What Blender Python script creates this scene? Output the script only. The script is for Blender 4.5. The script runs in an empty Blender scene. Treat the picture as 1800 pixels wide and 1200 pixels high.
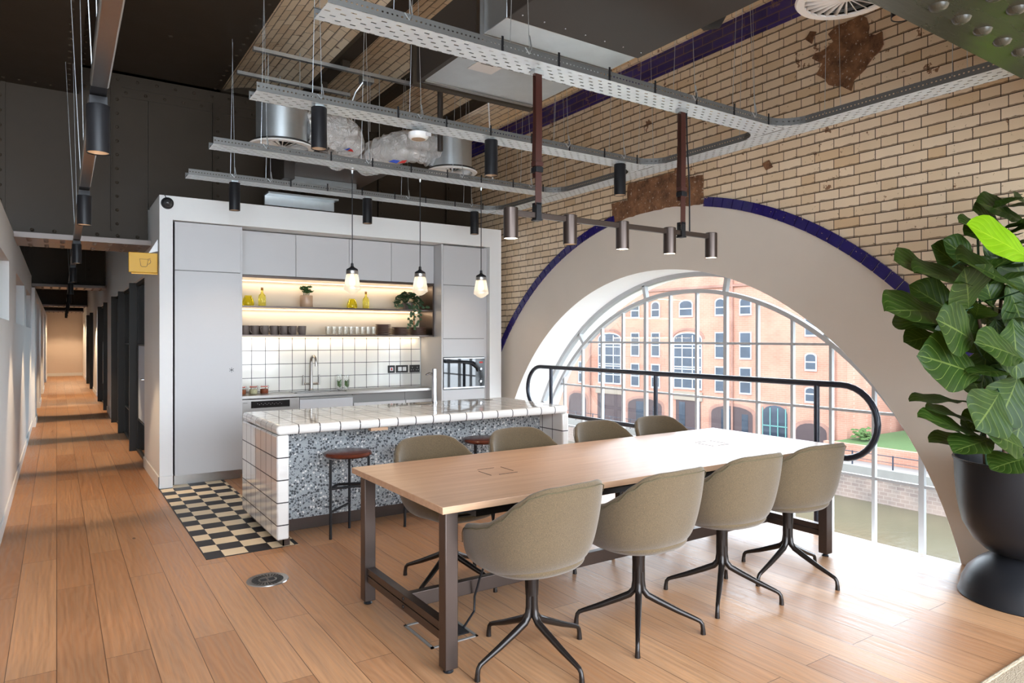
import bpy, math, random
from math import sin, cos, pi, radians, atan2, sqrt
from mathutils import Vector, Matrix, noise
random.seed(7)
SC = bpy.context.scene
COL = SC.collection
# ------------------------------------------------------------ camera, sky, exposure
TH = math.atan(800.3/1200.0)
cam_d = bpy.data.cameras.new('camera')
cam = bpy.data.objects.new('camera', cam_d); COL.objects.link(cam)
cam.location = (0, 0, 1.5)
cam.rotation_euler = (pi/2, 0, -TH)
cam_d.sensor_width = 36.0; cam_d.lens = 24.0
cam_d.shift_y = -7.5/1800.0
cam_d.clip_end = 400; cam_d.clip_start = 0.05
SC.camera = cam
SC.view_settings.view_transform = 'Standard'
SC.view_settings.look = 'None'
SC.view_settings.gamma = 1.0
SC.view_settings.exposure = 0.05
try: SC.view_settings.use_curve_mapping = False
except Exception: pass
W = bpy.data.worlds.new('overcast_sky'); SC.world = W
W.use_nodes = True
nt = W.node_tree; nt.nodes.clear()
wo = nt.nodes.new('ShaderNodeOutputWorld'); bg = nt.nodes.new('ShaderNodeBackground')
tc = nt.nodes.new('ShaderNodeTexCoord'); sp = nt.nodes.new('ShaderNodeSeparateXYZ')
rp = nt.nodes.new('ShaderNodeValToRGB')
rp.color_ramp.elements[0].position = 0.45; rp.color_ramp.elements[0].color = (0.58, 0.64, 0.70, 1)
rp.color_ramp.elements[1].position = 0.62; rp.color_ramp.elements[1].color = (0.82, 0.93, 1.05, 1)
ma = nt.nodes.new('ShaderNodeMath'); ma.operation = 'MULTIPLY_ADD'
ma.inputs[1].default_value = .5; ma.inputs[2].default_value = .5
nt.links.new(tc.outputs['Generated'], sp.inputs[0]); nt.links.new(sp.outputs[2], ma.inputs[0])
nt.links.new(ma.outputs[0], rp.inputs[0])
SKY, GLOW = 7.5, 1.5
# added glow behind the viewpoint, below the horizon, to brighten hall and ceiling
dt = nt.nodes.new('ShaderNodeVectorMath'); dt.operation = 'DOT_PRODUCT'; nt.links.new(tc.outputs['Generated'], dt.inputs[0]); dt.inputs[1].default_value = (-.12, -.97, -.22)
def wm(op, a, b):
    x = nt.nodes.new('ShaderNodeMath'); x.operation = op; x.use_clamp = False
    for i, v in enumerate((a, b)):
        if isinstance(v, (int, float)): x.inputs[i].default_value = v
        else: nt.links.new(v, x.inputs[i])
    return x.outputs[0]
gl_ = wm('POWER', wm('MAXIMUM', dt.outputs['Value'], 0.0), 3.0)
d2 = nt.nodes.new('ShaderNodeVectorMath'); d2.operation = 'DOT_PRODUCT'; nt.links.new(tc.outputs['Generated'], d2.inputs[0]); d2.inputs[1].default_value = (.90, .12, .42)  # second added sky glow, brightens window reveal, floor and table
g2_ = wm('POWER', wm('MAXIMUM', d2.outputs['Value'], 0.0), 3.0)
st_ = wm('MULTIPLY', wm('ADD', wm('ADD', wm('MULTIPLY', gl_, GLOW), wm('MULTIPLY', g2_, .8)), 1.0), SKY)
nt.links.new(rp.outputs[0], bg.inputs[0])
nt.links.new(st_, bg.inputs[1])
nt.links.new(bg.outputs[0], wo.inputs[0])
SC.cycles.max_bounces = 8; SC.cycles.diffuse_bounces = 4; SC.cycles.glossy_bounces = 4
SC.cycles.transmission_bounces = 8; SC.cycles.transparent_max_bounces = 16
SC.cycles.caustics_reflective = False; SC.cycles.caustics_refractive = False
SC.cycles.sample_clamp_indirect = 6.0
SC.cycles.use_denoising = True

def light(name, kind, loc, energy, color=(1, .85, .68), size=.1, size_y=None, rot=(0, 0, 0), spot=None, blend=.5, parent=None, spread=None):
    d = bpy.data.lights.new(name, kind); d.energy = energy; d.color = color
    if kind == 'AREA':
        d.shape = 'RECTANGLE' if size_y else 'SQUARE'; d.size = size
        if size_y: d.size_y = size_y
        if spread: d.spread = spread
    else:
        d.shadow_soft_size = size
        if kind == 'SPOT': d.spot_size = spot or radians(60); d.spot_blend = blend
    o = bpy.data.objects.new(name, d); COL.objects.link(o)
    o.location = loc; o.rotation_euler = rot
    if parent: o.parent = parent
    return o
# ------------------------------------------------------------ materials
class G:
    def __init__(s, name):
        s.m = bpy.data.materials.new(name); s.m.use_nodes = True
        s.t = s.m.node_tree; s.t.nodes.clear()
        s.out = s.t.nodes.new('ShaderNodeOutputMaterial')
        s.b = s.t.nodes.new('ShaderNodeBsdfPrincipled')
        s.t.links.new(s.b.outputs[0], s.out.inputs[0])
    def n(s, k, **kw):
        x = s.t.nodes.new('ShaderNode'+k)
        for a, v in kw.items(): setattr(x, a, v)
        return x
    def l(s, a, b): s.t.links.new(a, b)
    def put(s, sock, v):
        if isinstance(v, (int, float, tuple, list)): sock.default_value = v
        else: s.l(v, sock)
    def math(s, op, a, b=None, c=None, clamp=False):
        x = s.n('Math', operation=op, use_clamp=clamp)
        s.put(x.inputs[0], a)
        if b is not None: s.put(x.inputs[1], b)
        if c is not None: s.put(x.inputs[2], c)
        return x.outputs[0]
    def mix(s, f, a, b, mode='MIX'):
        x = s.n('Mix', data_type='RGBA', blend_type=mode)
        s.put(x.inputs[0], f); s.put(x.inputs[6], a); s.put(x.inputs[7], b)
        return x.outputs[2]
    def pos(s): return s.n('NewGeometry').outputs['Position']
    def obj(s): return s.n('TexCoord').outputs['Object']
    def uv(s): return s.n('TexCoord').outputs['UV']
    def sep(s, v):
        x = s.n('SeparateXYZ'); s.l(v, x.inputs[0]); return x.outputs
    def comb(s, x, y, z=0.0):
        c = s.n('CombineXYZ'); s.put(c.inputs[0], x); s.put(c.inputs[1], y); s.put(c.inputs[2], z); return c.outputs[0]
    def scale(s, v, sc):
        m = s.n('Mapping'); s.l(v, m.inputs[0]); m.inputs[3].default_value = sc; return m.outputs[0]
    def noise(s, v, sc=5, det=4, rough=.55, dist=0):
        x = s.n('TexNoise'); s.l(v, x.inputs['Vector']); x.inputs['Scale'].default_value = sc
        x.inputs['Detail'].default_value = det; x.inputs['Roughness'].default_value = rough; x.inputs['Distortion'].default_value = dist
        return x.outputs[0]
    def ramp(s, f, stops, interp='LINEAR'):
        x = s.n('ValToRGB'); r = x.color_ramp; r.interpolation = interp
        while len(r.elements) < len(stops): r.elements.new(.5)
        for e, (p, c) in zip(r.elements, stops):
            e.position = p; e.color = c if len(c) == 4 else (*c, 1)
        s.l(f, x.inputs[0]); return x.outputs[0]
    def bump(s, h, strength=.2, dist=.01):
        x = s.n('Bump'); x.inputs['Strength'].default_value = strength; x.inputs['Distance'].default_value = dist
        s.l(h, x.inputs['Height']); s.l(x.outputs[0], s.b.inputs['Normal'])
    def set(s, col=None, rough=None, metal=None, **kw):
        if col is not None: s.put(s.b.inputs['Base Color'], (*col, 1) if isinstance(col, tuple) and len(col) == 3 else col)
        if rough is not None: s.put(s.b.inputs['Roughness'], rough)
        if metal is not None: s.put(s.b.inputs['Metallic'], metal)
        for k, v in kw.items(): s.put(s.b.inputs[k.replace('_', ' ')], v)
        return s.m
def srgb(r, g, b):
    f = lambda c: (c/255/12.92) if c/255 <= .04045 else ((c/255+.055)/1.055)**2.4
    return (f(r), f(g), f(b))
def plain(name, col, rough=.5, metal=0., nz=0., nsc=20, bump=0., **kw):
    g = G(name)
    c = (*col, 1)
    if nz or bump:
        nn = g.noise(g.obj(), nsc, 5)
        if nz:
            c = g.mix(nn, tuple(max(0, x*(1-nz)) for x in col)+(1,), tuple(min(1, x*(1+nz)) for x in col)+(1,))
        if bump: g.bump(nn, bump, .003)
    return g.set(c, rough, metal, **kw)
M = {}
M['white'] = plain('white_paint', (.735, .735, .725), .6, nz=.03, nsc=3)
M['whiterev'] = plain('white_reveal_paint', (.88, .87, .85), .5)
M['plaster'] = plain('arch_plaster', (.68, .61, .53), .65, nz=.05, nsc=2.2, bump=.06)
M['reveal'] = plain('stone_reveal', (.80, .78, .72), .7, nz=.05, nsc=3)
M['beige'] = plain('beige_wall', (.66, .55, .47), .7, nz=.03, nsc=2)
M['cab'] = plain('grey_cabinet', (.50, .495, .50), .42, nz=.015, nsc=2)
M['cabin'] = plain('cabinet_carcass', (.20, .19, .18), .5)
M['black'] = plain('black_metal', (.010, .010, .012), .42, nz=.1, Specular_IOR_Level=.3)
M['blackm'] = plain('matt_black', (.022, .021, .021), .6)
M['bronze'] = plain('dark_bronze', (.085, .064, .055), .3, .8, nz=.1, nsc=9)
M['brushed'] = plain('brushed_steel', (.36, .34, .32), .3, 1., nz=.06, nsc=40)
M['chrome'] = plain('chrome', (.42, .42, .44), .16, 1.)
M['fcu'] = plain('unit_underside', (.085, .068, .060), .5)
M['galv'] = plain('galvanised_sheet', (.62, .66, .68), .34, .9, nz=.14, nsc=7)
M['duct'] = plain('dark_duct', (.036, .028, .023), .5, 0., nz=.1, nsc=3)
M['rail'] = plain('navy_black_rail', (.022, .026, .04), .25, .2)
M['leather'] = plain('brown_leather', srgb(60, 27, 20), .45, nz=.2, nsc=12, bump=.1)
M['whitep'] = plain('white_plastic', (.80, .80, .79), .35)
M['winframe'] = plain('window_frame_paint', (.42, .43, .44), .45, nz=.05, nsc=6)
M['yellow'] = plain('yellow_sign_paint', srgb(212, 160, 0), .45)
M['terr'] = None
M['soil'] = plain('soil', (.03, .018, .010), .95, nz=.4, nsc=60, bump=.8)
M['mug'] = plain('charcoal_stoneware', (.15, .115, .10), .35, nz=.15, nsc=30)
M['plate'] = plain('brown_stoneware', srgb(122, 90, 76), .4, nz=.12, nsc=20)
M['cork'] = plain('cork', srgb(176, 120, 70), .8, nz=.2, nsc=80)
M['seatw'] = None
M['porc'] = plain('cream_porcelain', srgb(190, 154, 124), .3)
M['red'] = plain('red_label', srgb(200, 40, 30), .5)
M['blue'] = plain('blue_label', srgb(30, 70, 190), .5)
M['lamp_off'] = plain('lamp_inner_gold', srgb(170, 146, 122), .5, .2)
def emis(name, col, st):
    g = G(name); e = g.n('Emission'); e.inputs[0].default_value = (*col, 1); e.inputs[1].default_value = st
    g.l(e.outputs[0], g.out.inputs[0]); return g.m
M['led'] = emis('warm_led_strip', (1, .78, .52), 5)
M['bulb'] = emis('warm_bulb', (1, .82, .60), 9)
M['spotface'] = emis('lit_spot_lens', (1, .80, .58), 14)
M['spotdim'] = emis('dim_spot_lens', (1, .66, .40), .5)
# steel girders: near-black brown gloss paint
g = G('girder_paint'); nn = g.noise(g.pos(), 2.2, 6, .6); n2 = g.noise(g.pos(), 40, 3)
g.set(g.mix(nn, (.030, .021, .013, 1), (.050, .036, .024, 1)), g.math('MULTIPLY_ADD', nn, .25, .42)); g.bump(n2, .12, .004); g.b.inputs['Specular IOR Level'].default_value = .22; M['girder'] = g.m
M['flangelit'] = plain('girder_lit_flange', (.20, .145, .115), .35, 0, nz=.2, nsc=4)  # flange base lightened to carry the pinkish light bounced off the floor
# perforated galvanised tray, slots follow local X
def tray_mat(name, base, rough, pitch=.075, rows=.078, transp=True):
    g = G(name); v = g.sep(g.obj())
    ro = g.math('FLOOR', g.math('DIVIDE', v[1], rows/2))
    off = g.math('MULTIPLY', g.math('MODULO', g.math('ABSOLUTE', ro), 2.0), pitch/2)
    fx = g.math('ABSOLUTE', g.math('SUBTRACT', g.math('FRACT', g.math('DIVIDE', g.math('ADD', v[0], off), pitch)), .5))
    fy = g.math('ABSOLUTE', g.math('SUBTRACT', g.math('FRACT', g.math('DIVIDE', v[1], rows/2)), .5))
    hole = g.math('MULTIPLY', g.math('LESS_THAN', fx, .19), g.math('LESS_THAN', fy, .15))
    nz = g.noise(g.obj(), 9, 5)
    g.set(g.mix(nz, tuple(c*.8 for c in base)+(1,), tuple(min(1, c*1.15) for c in base)+(1,)), rough, .35)
    tr = g.n('BsdfTransparent'); mx = g.n('MixShader')
    g.l(hole, mx.inputs[0]); g.l(g.b.outputs[0], mx.inputs[1]); g.l(tr.outputs[0], mx.inputs[2]); g.l(mx.outputs[0], g.out.inputs[0])
    return g.m
M['tray'] = tray_mat('perforated_galvanised', (.76, .85, .96), .34)
def flange_mat():
    g = G('flange_perforated'); v = g.sep(g.obj())
    fx = g.math('ABSOLUTE', g.math('SUBTRACT', g.math('FRACT', g.math('DIVIDE', v[0], .025)), .5))
    fz = g.math('ABSOLUTE', g.math('SUBTRACT', v[2], .028))
    hole = g.math('MULTIPLY', g.math('LESS_THAN', fx, .2), g.math('LESS_THAN', fz, .004))
    g.set((.17, .17, .165), .5, .6)
    tr = g.n('BsdfTransparent'); mx = g.n('MixShader')
    g.l(hole, mx.inputs[0]); g.l(g.b.outputs[0], mx.inputs[1]); g.l(tr.outputs[0], mx.inputs[2]); g.l(mx.outputs[0], g.out.inputs[0])
    return g.m
M['flange'] = flange_mat()
# oak floor boards along Y
g = G('oak_floor'); p = g.sep(g.pos()); uv = g.comb(p[1], p[0])
br = g.n('TexBrick'); g.l(uv, br.inputs['Vector']); br.offset = .37; br.inputs['Scale'].default_value = 1
br.inputs['Brick Width'].default_value = 1.85; br.inputs['Row Height'].default_value = .19; br.inputs['Mortar Size'].default_value = .0018
br.inputs['Mortar Smooth'].default_value = .2; br.inputs['Bias'].default_value = 0
br.inputs['Color1'].default_value = (0, 0, 0, 1); br.inputs['Color2'].default_value = (1, 1, 1, 1); br.inputs['Mortar'].default_value = (.5, .5, .5, 1)
pl = g.sep(br.outputs['Color'])[0]
wob = g.noise(g.comb(g.math('MULTIPLY', p[1], 1.3), g.math('MULTIPLY', p[0], 4.0), g.math('MULTIPLY', pl, 9)), 1.0, 3)
gr = g.noise(g.comb(g.math('MULTIPLY', p[1], 2.2), g.math('MULTIPLY_ADD', wob, 1.1, g.math('MULTIPLY', p[0], 70.0)), g.math('MULTIPLY', pl, 13)), 1.0, 6, .6)
big = g.noise(g.comb(g.math('MULTIPLY', p[1], .9), g.math('MULTIPLY', p[0], 3.0), pl), 1.0, 3)
rings = g.n('TexWave', wave_type='BANDS', bands_direction='Y'); g.l(g.comb(g.math('MULTIPLY', p[1], .35), g.math('ADD', p[0], g.math('MULTIPLY', big, .35)), pl), rings.inputs[0])
rings.inputs['Scale'].default_value = 9; rings.inputs['Distortion'].default_value = 3.0; rings.inputs['Detail'].default_value = 3; rings.inputs['Detail Scale'].default_value = .8
c1 = g.ramp(pl, [(0, srgb(166, 116, 78)), (.35, srgb(182, 131, 91)), (.7, srgb(194, 145, 104)), (1, srgb(172, 123, 85))])
c2 = g.mix(g.math('MULTIPLY_ADD', gr, 3.2, -1.15, clamp=True), g.mix(.46, c1, (.15, .08, .045, 1)), c1)
c3 = g.mix(g.math('MULTIPLY', rings.outputs[1], .16), c2, (.52, .33, .20, 1))
kn = g.n('TexVoronoi'); g.l(g.comb(g.math('MULTIPLY', p[1], .9), g.math('MULTIPLY', p[0], 2.0)), kn.inputs[0]); kn.inputs['Scale'].default_value = 1.1
knot = g.math('LESS_THAN', kn.outputs[0], .035)
c4 = g.mix(g.math('MULTIPLY', knot, .75), c3, (.05, .02, .01, 1))
c5 = g.mix(br.outputs['Fac'], c4, (.10, .045, .02, 1))
g.set(c5, g.math('MULTIPLY_ADD', gr, .5, .14), 0)
g.b.inputs['Specular IOR Level'].default_value = .45
hh = g.math('SUBTRACT', g.math('MULTIPLY', gr, .35), br.outputs['Fac']); g.bump(hh, .5, .004); M['floor'] = g.m
# glazed brick: Flemish bond.  u = along, w = up (course .0765)
def glazed(name, u_i, w_i, cols, mort, P=.32, SW=.205, H=.078, rough=.16, dirt=.5, woff=0., flem=True):
    g = G(name); p = g.sep(g.pos()); u = p[u_i]; w = g.math('ADD', p[w_i], 10+woff)
    row = g.math('FLOOR', g.math('DIVIDE', w, H)); fw = g.math('FRACT', g.math('DIVIDE', w, H))
    sh = g.math('MULTIPLY', g.math('MODULO', row, 2.0), P/2)
    uu = g.math('ADD', g.math('ADD', u, 50.0), sh)
    q = g.math('DIVIDE', uu, P); iu = g.math('FLOOR', q); fu = g.math('MULTIPLY', g.math('FRACT', q), P)
    m = .0052
    if flem:
        a = g.math('LESS_THAN', fu, m); b = g.math('LESS_THAN', g.math('ABSOLUTE', g.math('SUBTRACT', fu, SW)), m/2*1.1)
        half = g.math('GREATER_THAN', fu, SW)
        mj = g.math('MAXIMUM', a, b)
    else:
        mj = g.math('LESS_THAN', fu, m); half = 0.0
    mh = g.math('LESS_THAN', fw, .07)
    mor = g.math('MAXIMUM', mj, mh)
    wn = g.n('TexWhiteNoise', noise_dimensions='3D'); g.l(g.comb(iu, row, half), wn.inputs[0])
    rnd = wn.outputs[0]
    col = g.ramp(rnd, cols)
    nn = g.noise(g.pos(), 1.1, 6, .65); n2 = g.noise(g.pos(), 28, 5, .7); n3 = g.noise(g.pos(), 5.5, 6, .7)
    chip = g.math('GREATER_THAN', g.math('MULTIPLY', n3, g.math('MULTIPLY_ADD', n2, .5, .75)), .66)
    col = g.mix(g.math('MULTIPLY', g.math('MULTIPLY_ADD', nn, 1.6, -.5, clamp=True), dirt*.36), col, (.20, .12, .065, 1))
    speck = g.math('MULTIPLY', g.math('GREATER_THAN', n2, .665), dirt)
    col = g.mix(speck, col, (.16, .08, .04, 1))
    col = g.mix(g.math('MULTIPLY', chip, min(1, dirt*1.7)), col, (.24, .12, .06, 1))
    nm = g.noise(g.pos(), 14, 4)
    edge = g.math('MULTIPLY', g.math('LESS_THAN', g.math('ABSOLUTE', g.math('SUBTRACT', fw, .04)), g.math('MULTIPLY_ADD', nm, .34, -.03)), dirt)
    col = g.mix(edge, col, (.11, .06, .032, 1))
    col = g.mix(mor, col, mort)
    g.set(col, g.math('MULTIPLY_ADD', mor, .6, g.math('MULTIPLY_ADD', chip, .5, rough)), 0)
    g.bump(g.math('SUBTRACT', g.math('MULTIPLY', rnd, .3), g.math('ADD', mor, chip)), .35, .004)
    return g.m
CR = [(0, srgb(244, 222, 192)), (.5, srgb(238, 214, 182)), (.9, srgb(231, 205, 170)), (1, srgb(222, 190, 150))]
M['brick'] = glazed('cream_glazed_brick', 1, 2, CR, (.045, .024, .013, 1), dirt=.7)
BL = [(0, srgb(34, 24, 86)), (.6, srgb(44, 32, 104)), (1, srgb(60, 48, 120))]
M['bluebrick'] = glazed('blue_glazed_brick', 1, 2, BL, (.16, .09, .06, 1), P=.23, dirt=.35, flem=False, rough=.12)
VB = [(0, srgb(246, 228, 200)), (.5, srgb(238, 216, 184)), (1, srgb(222, 194, 158))]
M['vault'] = glazed('vault_glazed_brick', 1, 0, VB, (.05, .03, .018, 1), P=.23, H=.0785, dirt=.5, flem=False, rough=.35)
g = G('blue_arch_tile'); nn = g.noise(g.obj(), 9, 5); n2 = g.noise(g.obj(), 30, 4)
ch = g.math('GREATER_THAN', n2, .69)
g.set(g.mix(ch, g.mix(nn, (*srgb(30, 22, 78), 1), (*srgb(48, 38, 112), 1)), (.45, .3, .2, 1)), .12); M['archtile'] = g.m
g = G('bare_render'); nn = g.noise(g.pos(), 9, 8, .7); n2 = g.noise(g.pos(), 34, 4)
c = g.mix(g.math('MULTIPLY_ADD', nn, 2.4, -.7, clamp=True), (*srgb(66, 40, 26), 1), (*srgb(156, 112, 78), 1)); c = g.mix(g.math('MULTIPLY', g.math('GREATER_THAN', n2, .64), .6), c, (.55, .45, .36, 1))
g.set(c, .9); g.bump(nn, .6, .01); M['render'] = g.m
# square tiles: dark grout, on two chosen axes
def tiles(name, axes, size, off, col=(.80, .77, .72), grout=(.028, .024, .026, 1), gw=.006, rough=.08, bx=None):
    g = G(name); p = g.sep(g.pos())
    mk = None
    for a, o, s_ in zip(axes, off, size):
        f = g.math('ABSOLUTE', g.math('SUBTRACT', g.math('FRACT', g.math('DIVIDE', g.math('ADD', p[a], 20*s_-o), s_)), .5))
        k = g.math('GREATER_THAN', f, .5-gw/2/s_)
        mk = k if mk is None else g.math('MAXIMUM', mk, k)
    nn = g.noise(g.pos(), 6, 2)
    g.set(g.mix(mk, (*col, 1), grout), g.math('MULTIPLY_ADD', mk, .6, rough), 0)
    hb = g.math('SUBTRACT', g.math('MULTIPLY', nn, .15), mk); g.bump(hb, .5, .003)
    g.b.inputs['Coat Weight'].default_value = .3
    return g.m
M['wtile'] = tiles('white_wall_tile', (0, 2), (.1545, .157), (1.863, 1.342), col=(.80, .77, .70), gw=.0065, rough=.14)
# terrazzo
g = G('terrazzo'); v1 = g.n('TexVoronoi'); g.l(g.pos(), v1.inputs[0]); v1.inputs['Scale'].default_value = 50
v2 = g.n('TexVoronoi'); g.l(g.pos(), v2.inputs[0]); v2.inputs['Scale'].default_value = 95
r1 = g.sep(v1.outputs['Color'])[0]
chip1 = g.math('MULTIPLY', g.math('LESS_THAN', v1.outputs['Distance'], .47), g.math('GREATER_THAN', r1, .30))
chip2 = g.math('MULTIPLY', g.math('LESS_THAN', v2.outputs['Distance'], .36), g.math('GREATER_THAN', g.sep(v2.outputs['Color'])[1], .50))
c = g.mix(g.math('MULTIPLY_ADD', chip1, .9, 0.), (.34, .36, .37, 1), g.ramp(r1, [(0, (.02, .025, .03)), (.55, (.75, .74, .71)), (.70, (.02, .025, .03)), (.88, (.12, .14, .16))], 'CONSTANT'))
c = g.mix(chip2, c, (.035, .04, .045, 1))
g.set(c, .3); M['terr'] = g.m
# checker floor tile
g = G('checker_tile'); p = g.sep(g.pos())
ix = g.math('FLOOR', g.math('DIVIDE', g.math('ADD', p[0], 10-.846), .158)); iy = g.math('FLOOR', g.math('DIVIDE', g.math('ADD', p[1], 10-4.975-.05), .158))
ck = g.math('MODULO', g.math('ADD', ix, iy), 2.0); ck = g.math('LESS_THAN', ck, .5)
fx = g.math('ABSOLUTE', g.math('SUBTRACT', g.math('FRACT', g.math('DIVIDE', g.math('ADD', p[0], 10-.846), .158)), .5))
fy = g.math('ABSOLUTE', g.math('SUBTRACT', g.math('FRACT', g.math('DIVIDE', g.math('ADD', p[1], 10-4.975-.05), .158)), .5))
gt = g.math('GREATER_THAN', g.math('MAXIMUM', fx, fy), .492)
c = g.mix(ck, (*srgb(226, 208, 178), 1), (.014, .012, .015, 1)); c = g.mix(gt, c, (.10, .08, .07, 1)); g.set(c, .45); g.b.inputs['Specular IOR Level'].default_value = .2; M['check'] = g.m
# table oak
def wood(name, ca, cb, ax=0, rough=.35, sc=30, dist=1.5):
    g = G(name); p = g.sep(g.obj()); k = [2.0, 2.0, 2.0]
    o = [g.math('MULTIPLY', p[i], 1.6 if i == ax else sc) for i in range(3)]
    wv = g.noise(g.obj(), 2.0, 3)
    n1 = g.noise(g.comb(o[0], g.math('MULTIPLY_ADD', wv, dist, o[1]), o[2]), 1.0, 6, .6)
    g.set(g.mix(g.math('MULTIPLY_ADD', n1, 1.8, -.4, clamp=True), (*ca, 1), (*cb, 1)), rough); g.bump(n1, .05, .002); return g.m
M['oak'] = wood('oak_tabletop', srgb(160, 120, 92), srgb(190, 154, 124), 0, .33)
M['walnut'] = wood('stained_seat_wood', srgb(62, 26, 16), srgb(110, 52, 34), 0, .25, 14)
# fabric
def fabric(name, ca, cb, sc=170):
    g = G(name); n1 = g.noise(g.scale(g.obj(), (1, 1, 3)), sc, 2, .6); n2 = g.noise(g.scale(g.obj(), (3, 3, 1)), sc, 2, .6)
    n3 = g.noise(g.obj(), 4, 3)
    f = g.math('MULTIPLY_ADD', g.math('MULTIPLY', n1, n2), 2.6, -.18, clamp=True)
    c = g.mix(f, (*ca, 1), (*cb, 1)); g.set(c, .9, 0); g.b.inputs['Sheen Weight'].default_value = .25
    g.bump(f, .25, .002); return g.m
M['olive'] = fabric('olive_wool', srgb(58, 45, 28), srgb(104, 85, 57))
M['piping'] = plain('seam_thread', srgb(84, 76, 54), .9)
# glass
def glass(name, tint=(1, 1, 1), refl=1.0, alpha=.06, rough=.0):
    g = G(name); tr = g.n('BsdfTransparent'); tr.inputs[0].default_value = (*tint, 1)
    gl = g.n('BsdfGlossy'); gl.inputs['Roughness'].default_value = rough; gl.inputs[0].default_value = (1, 1, 1, 1)
    fr = g.n('Fresnel'); fr.inputs[0].default_value = 1.45; mx = g.n('MixShader')
    f = g.math('MULTIPLY_ADD', fr.outputs[0], refl, alpha, clamp=True)
    g.l(f, mx.inputs[0]); g.l(tr.outputs[0], mx.inputs[1]); g.l(gl.outputs[0], mx.inputs[2]); g.l(mx.outputs[0], g.out.inputs[0]); return g.m
M['glass'] = glass('window_glass', (.97, .98, .98), .12, .0)
M['glassd'] = glass('door_glass', (.55, .60, .62), 1.0, .03)
M['glassy'] = glass('clear_glass', (.965, .965, .955), .5, .02)
M['glassyel'] = glass('yellow_glass', (1., .965, .45), .5, .0)
g = G('ribbed_lamp_glass'); tr = g.n('BsdfTransparent'); tr.inputs[0].default_value = (.95, .95, .93, 1)
tl = g.n('BsdfTranslucent'); tl.inputs[0].default_value = (.9, .88, .84, 1); gl = g.n('BsdfGlossy'); gl.inputs['Roughness'].default_value = .15
m1 = g.n('MixShader'); m1.inputs[0].default_value = .55; m2 = g.n('MixShader'); m2.inputs[0].default_value = .16
g.l(tr.outputs[0], m1.inputs[1]); g.l(tl.outputs[0], m1.inputs[2]); g.l(m1.outputs[0], m2.inputs[1]); g.l(gl.outputs[0], m2.inputs[2]); g.l(m2.outputs[0], g.out.inputs[0])
M['ribglass'] = g.m
# leaves (uv: u along, v across -1..1 mapped 0..1)
def leafmat(name, ca, cb, vein, trans=.25):
    g = G(name); u = g.sep(g.uv()); a = g.math('ABSOLUTE', g.math('SUBTRACT', u[1], .5))
    mid = g.math('LESS_THAN', a, .016)
    q = g.math('ABSOLUTE', g.math('SUBTRACT', g.math('FRACT', g.math('SUBTRACT', g.math('MULTIPLY', u[0], 7), g.math('MULTIPLY', a, 5.0))), .5))
    sv = g.math('LESS_THAN', q, .035)
    nn = g.noise(g.obj(), 7, 3)
    c = g.mix(nn, (*ca, 1), (*cb, 1)); c = g.mix(g.math('MULTIPLY', g.math('MAXIMUM', mid, sv), .6), c, (*vein, 1))
    g.set(c, .42, 0); g.b.inputs['Specular IOR Level'].default_value = .16; g.bump(q, .35, .006)
    tl = g.n('BsdfTranslucent'); g.l(g.mix(.5, c, (.30, .45, .03, 1)), tl.inputs[0]); mx = g.n('MixShader'); mx.inputs[0].default_value = trans
    g.l(g.b.outputs[0], mx.inputs[1]); g.l(tl.outputs[0], mx.inputs[2]); g.l(mx.outputs[0], g.out.inputs[0]); return g.m
M['leaf'] = leafmat('fig_leaf', srgb(14, 30, 7), srgb(38, 58, 15), srgb(88, 100, 46), .10)
M['bright_view'] = plain('bright_view_sheet', srgb(176, 186, 200), .7)  # added pale sheet, stands in for brightness seen through the door glass
M['leafy'] = leafmat('backlit_fig_leaf', srgb(88, 130, 8), srgb(126, 166, 18), srgb(150, 176, 40), .4)  # yellow-green colour carries the light coming through from behind the leaf
M['leafs'] = leafmat('small_leaf', srgb(50, 84, 42), srgb(96, 130, 78), srgb(120, 150, 90), .2)
M['stem'] = plain('brown_stem', srgb(74, 52, 36), .8, nz=.3, nsc=40)
M['gstem'] = plain('green_stake', srgb(30, 62, 34), .6)
M['planter'] = plain('black_spun_metal', (.012, .012, .014), .36, 0., Specular_IOR_Level=.3, nz=.15, nsc=4)
# foil
g = G('foil_duct'); nn = g.noise(g.obj(), 11, 6, .7, .8)
g.set((.92, .92, .92), .24, .65); g.bump(nn, 1., .08); M['foil'] = g.m
# rug
g = G('woven_rug'); nn = g.noise(g.scale(g.pos(), (1, 2, 1)), 90, 3); g.set(g.mix(nn, (*srgb(120, 100, 78), 1), (*srgb(190, 174, 150), 1)), .95); g.bump(nn, 1., .01); M['rug'] = g.m
# outdoors
def brick2(name, c1, c2, mort, bw=.225, rh=.075, ms=.01, nz=.25, axes=(1, 2)):
    g = G(name); p = g.sep(g.pos()); b = g.n('TexBrick'); g.l(g.comb(p[axes[0]], p[axes[1]]), b.inputs[0]); b.inputs['Scale'].default_value = 1
    b.inputs['Brick Width'].default_value = bw; b.inputs['Row Height'].default_value = rh; b.inputs['Mortar Size'].default_value = ms
    b.inputs['Color1'].default_value = (*c1, 1); b.inputs['Color2'].default_value = (*c2, 1); b.inputs['Mortar'].default_value = (*mort, 1)
    nn = g.noise(g.pos(), .6, 5); c = g.mix(g.math('MULTIPLY', nn, nz), b.outputs[0], (.9, .6, .45, 1)); g.set(c, .85); return g.m
M['redbrick'] = brick2('red_brick', (.20,.072,.042), (.23,.085,.052), (.25,.15,.11), bw=.5, rh=.16)
M['redbrick2'] = brick2('red_brick_trim', (.10,.032,.024), (.12,.04,.03), (.14,.07,.05), bw=.3, rh=.1)
M['stone'] = brick2('quay_stone', (.022,.024,.03), (.06,.06,.058), (.09,.09,.085), bw=.52, rh=.24, ms=.028, nz=.3)
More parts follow.
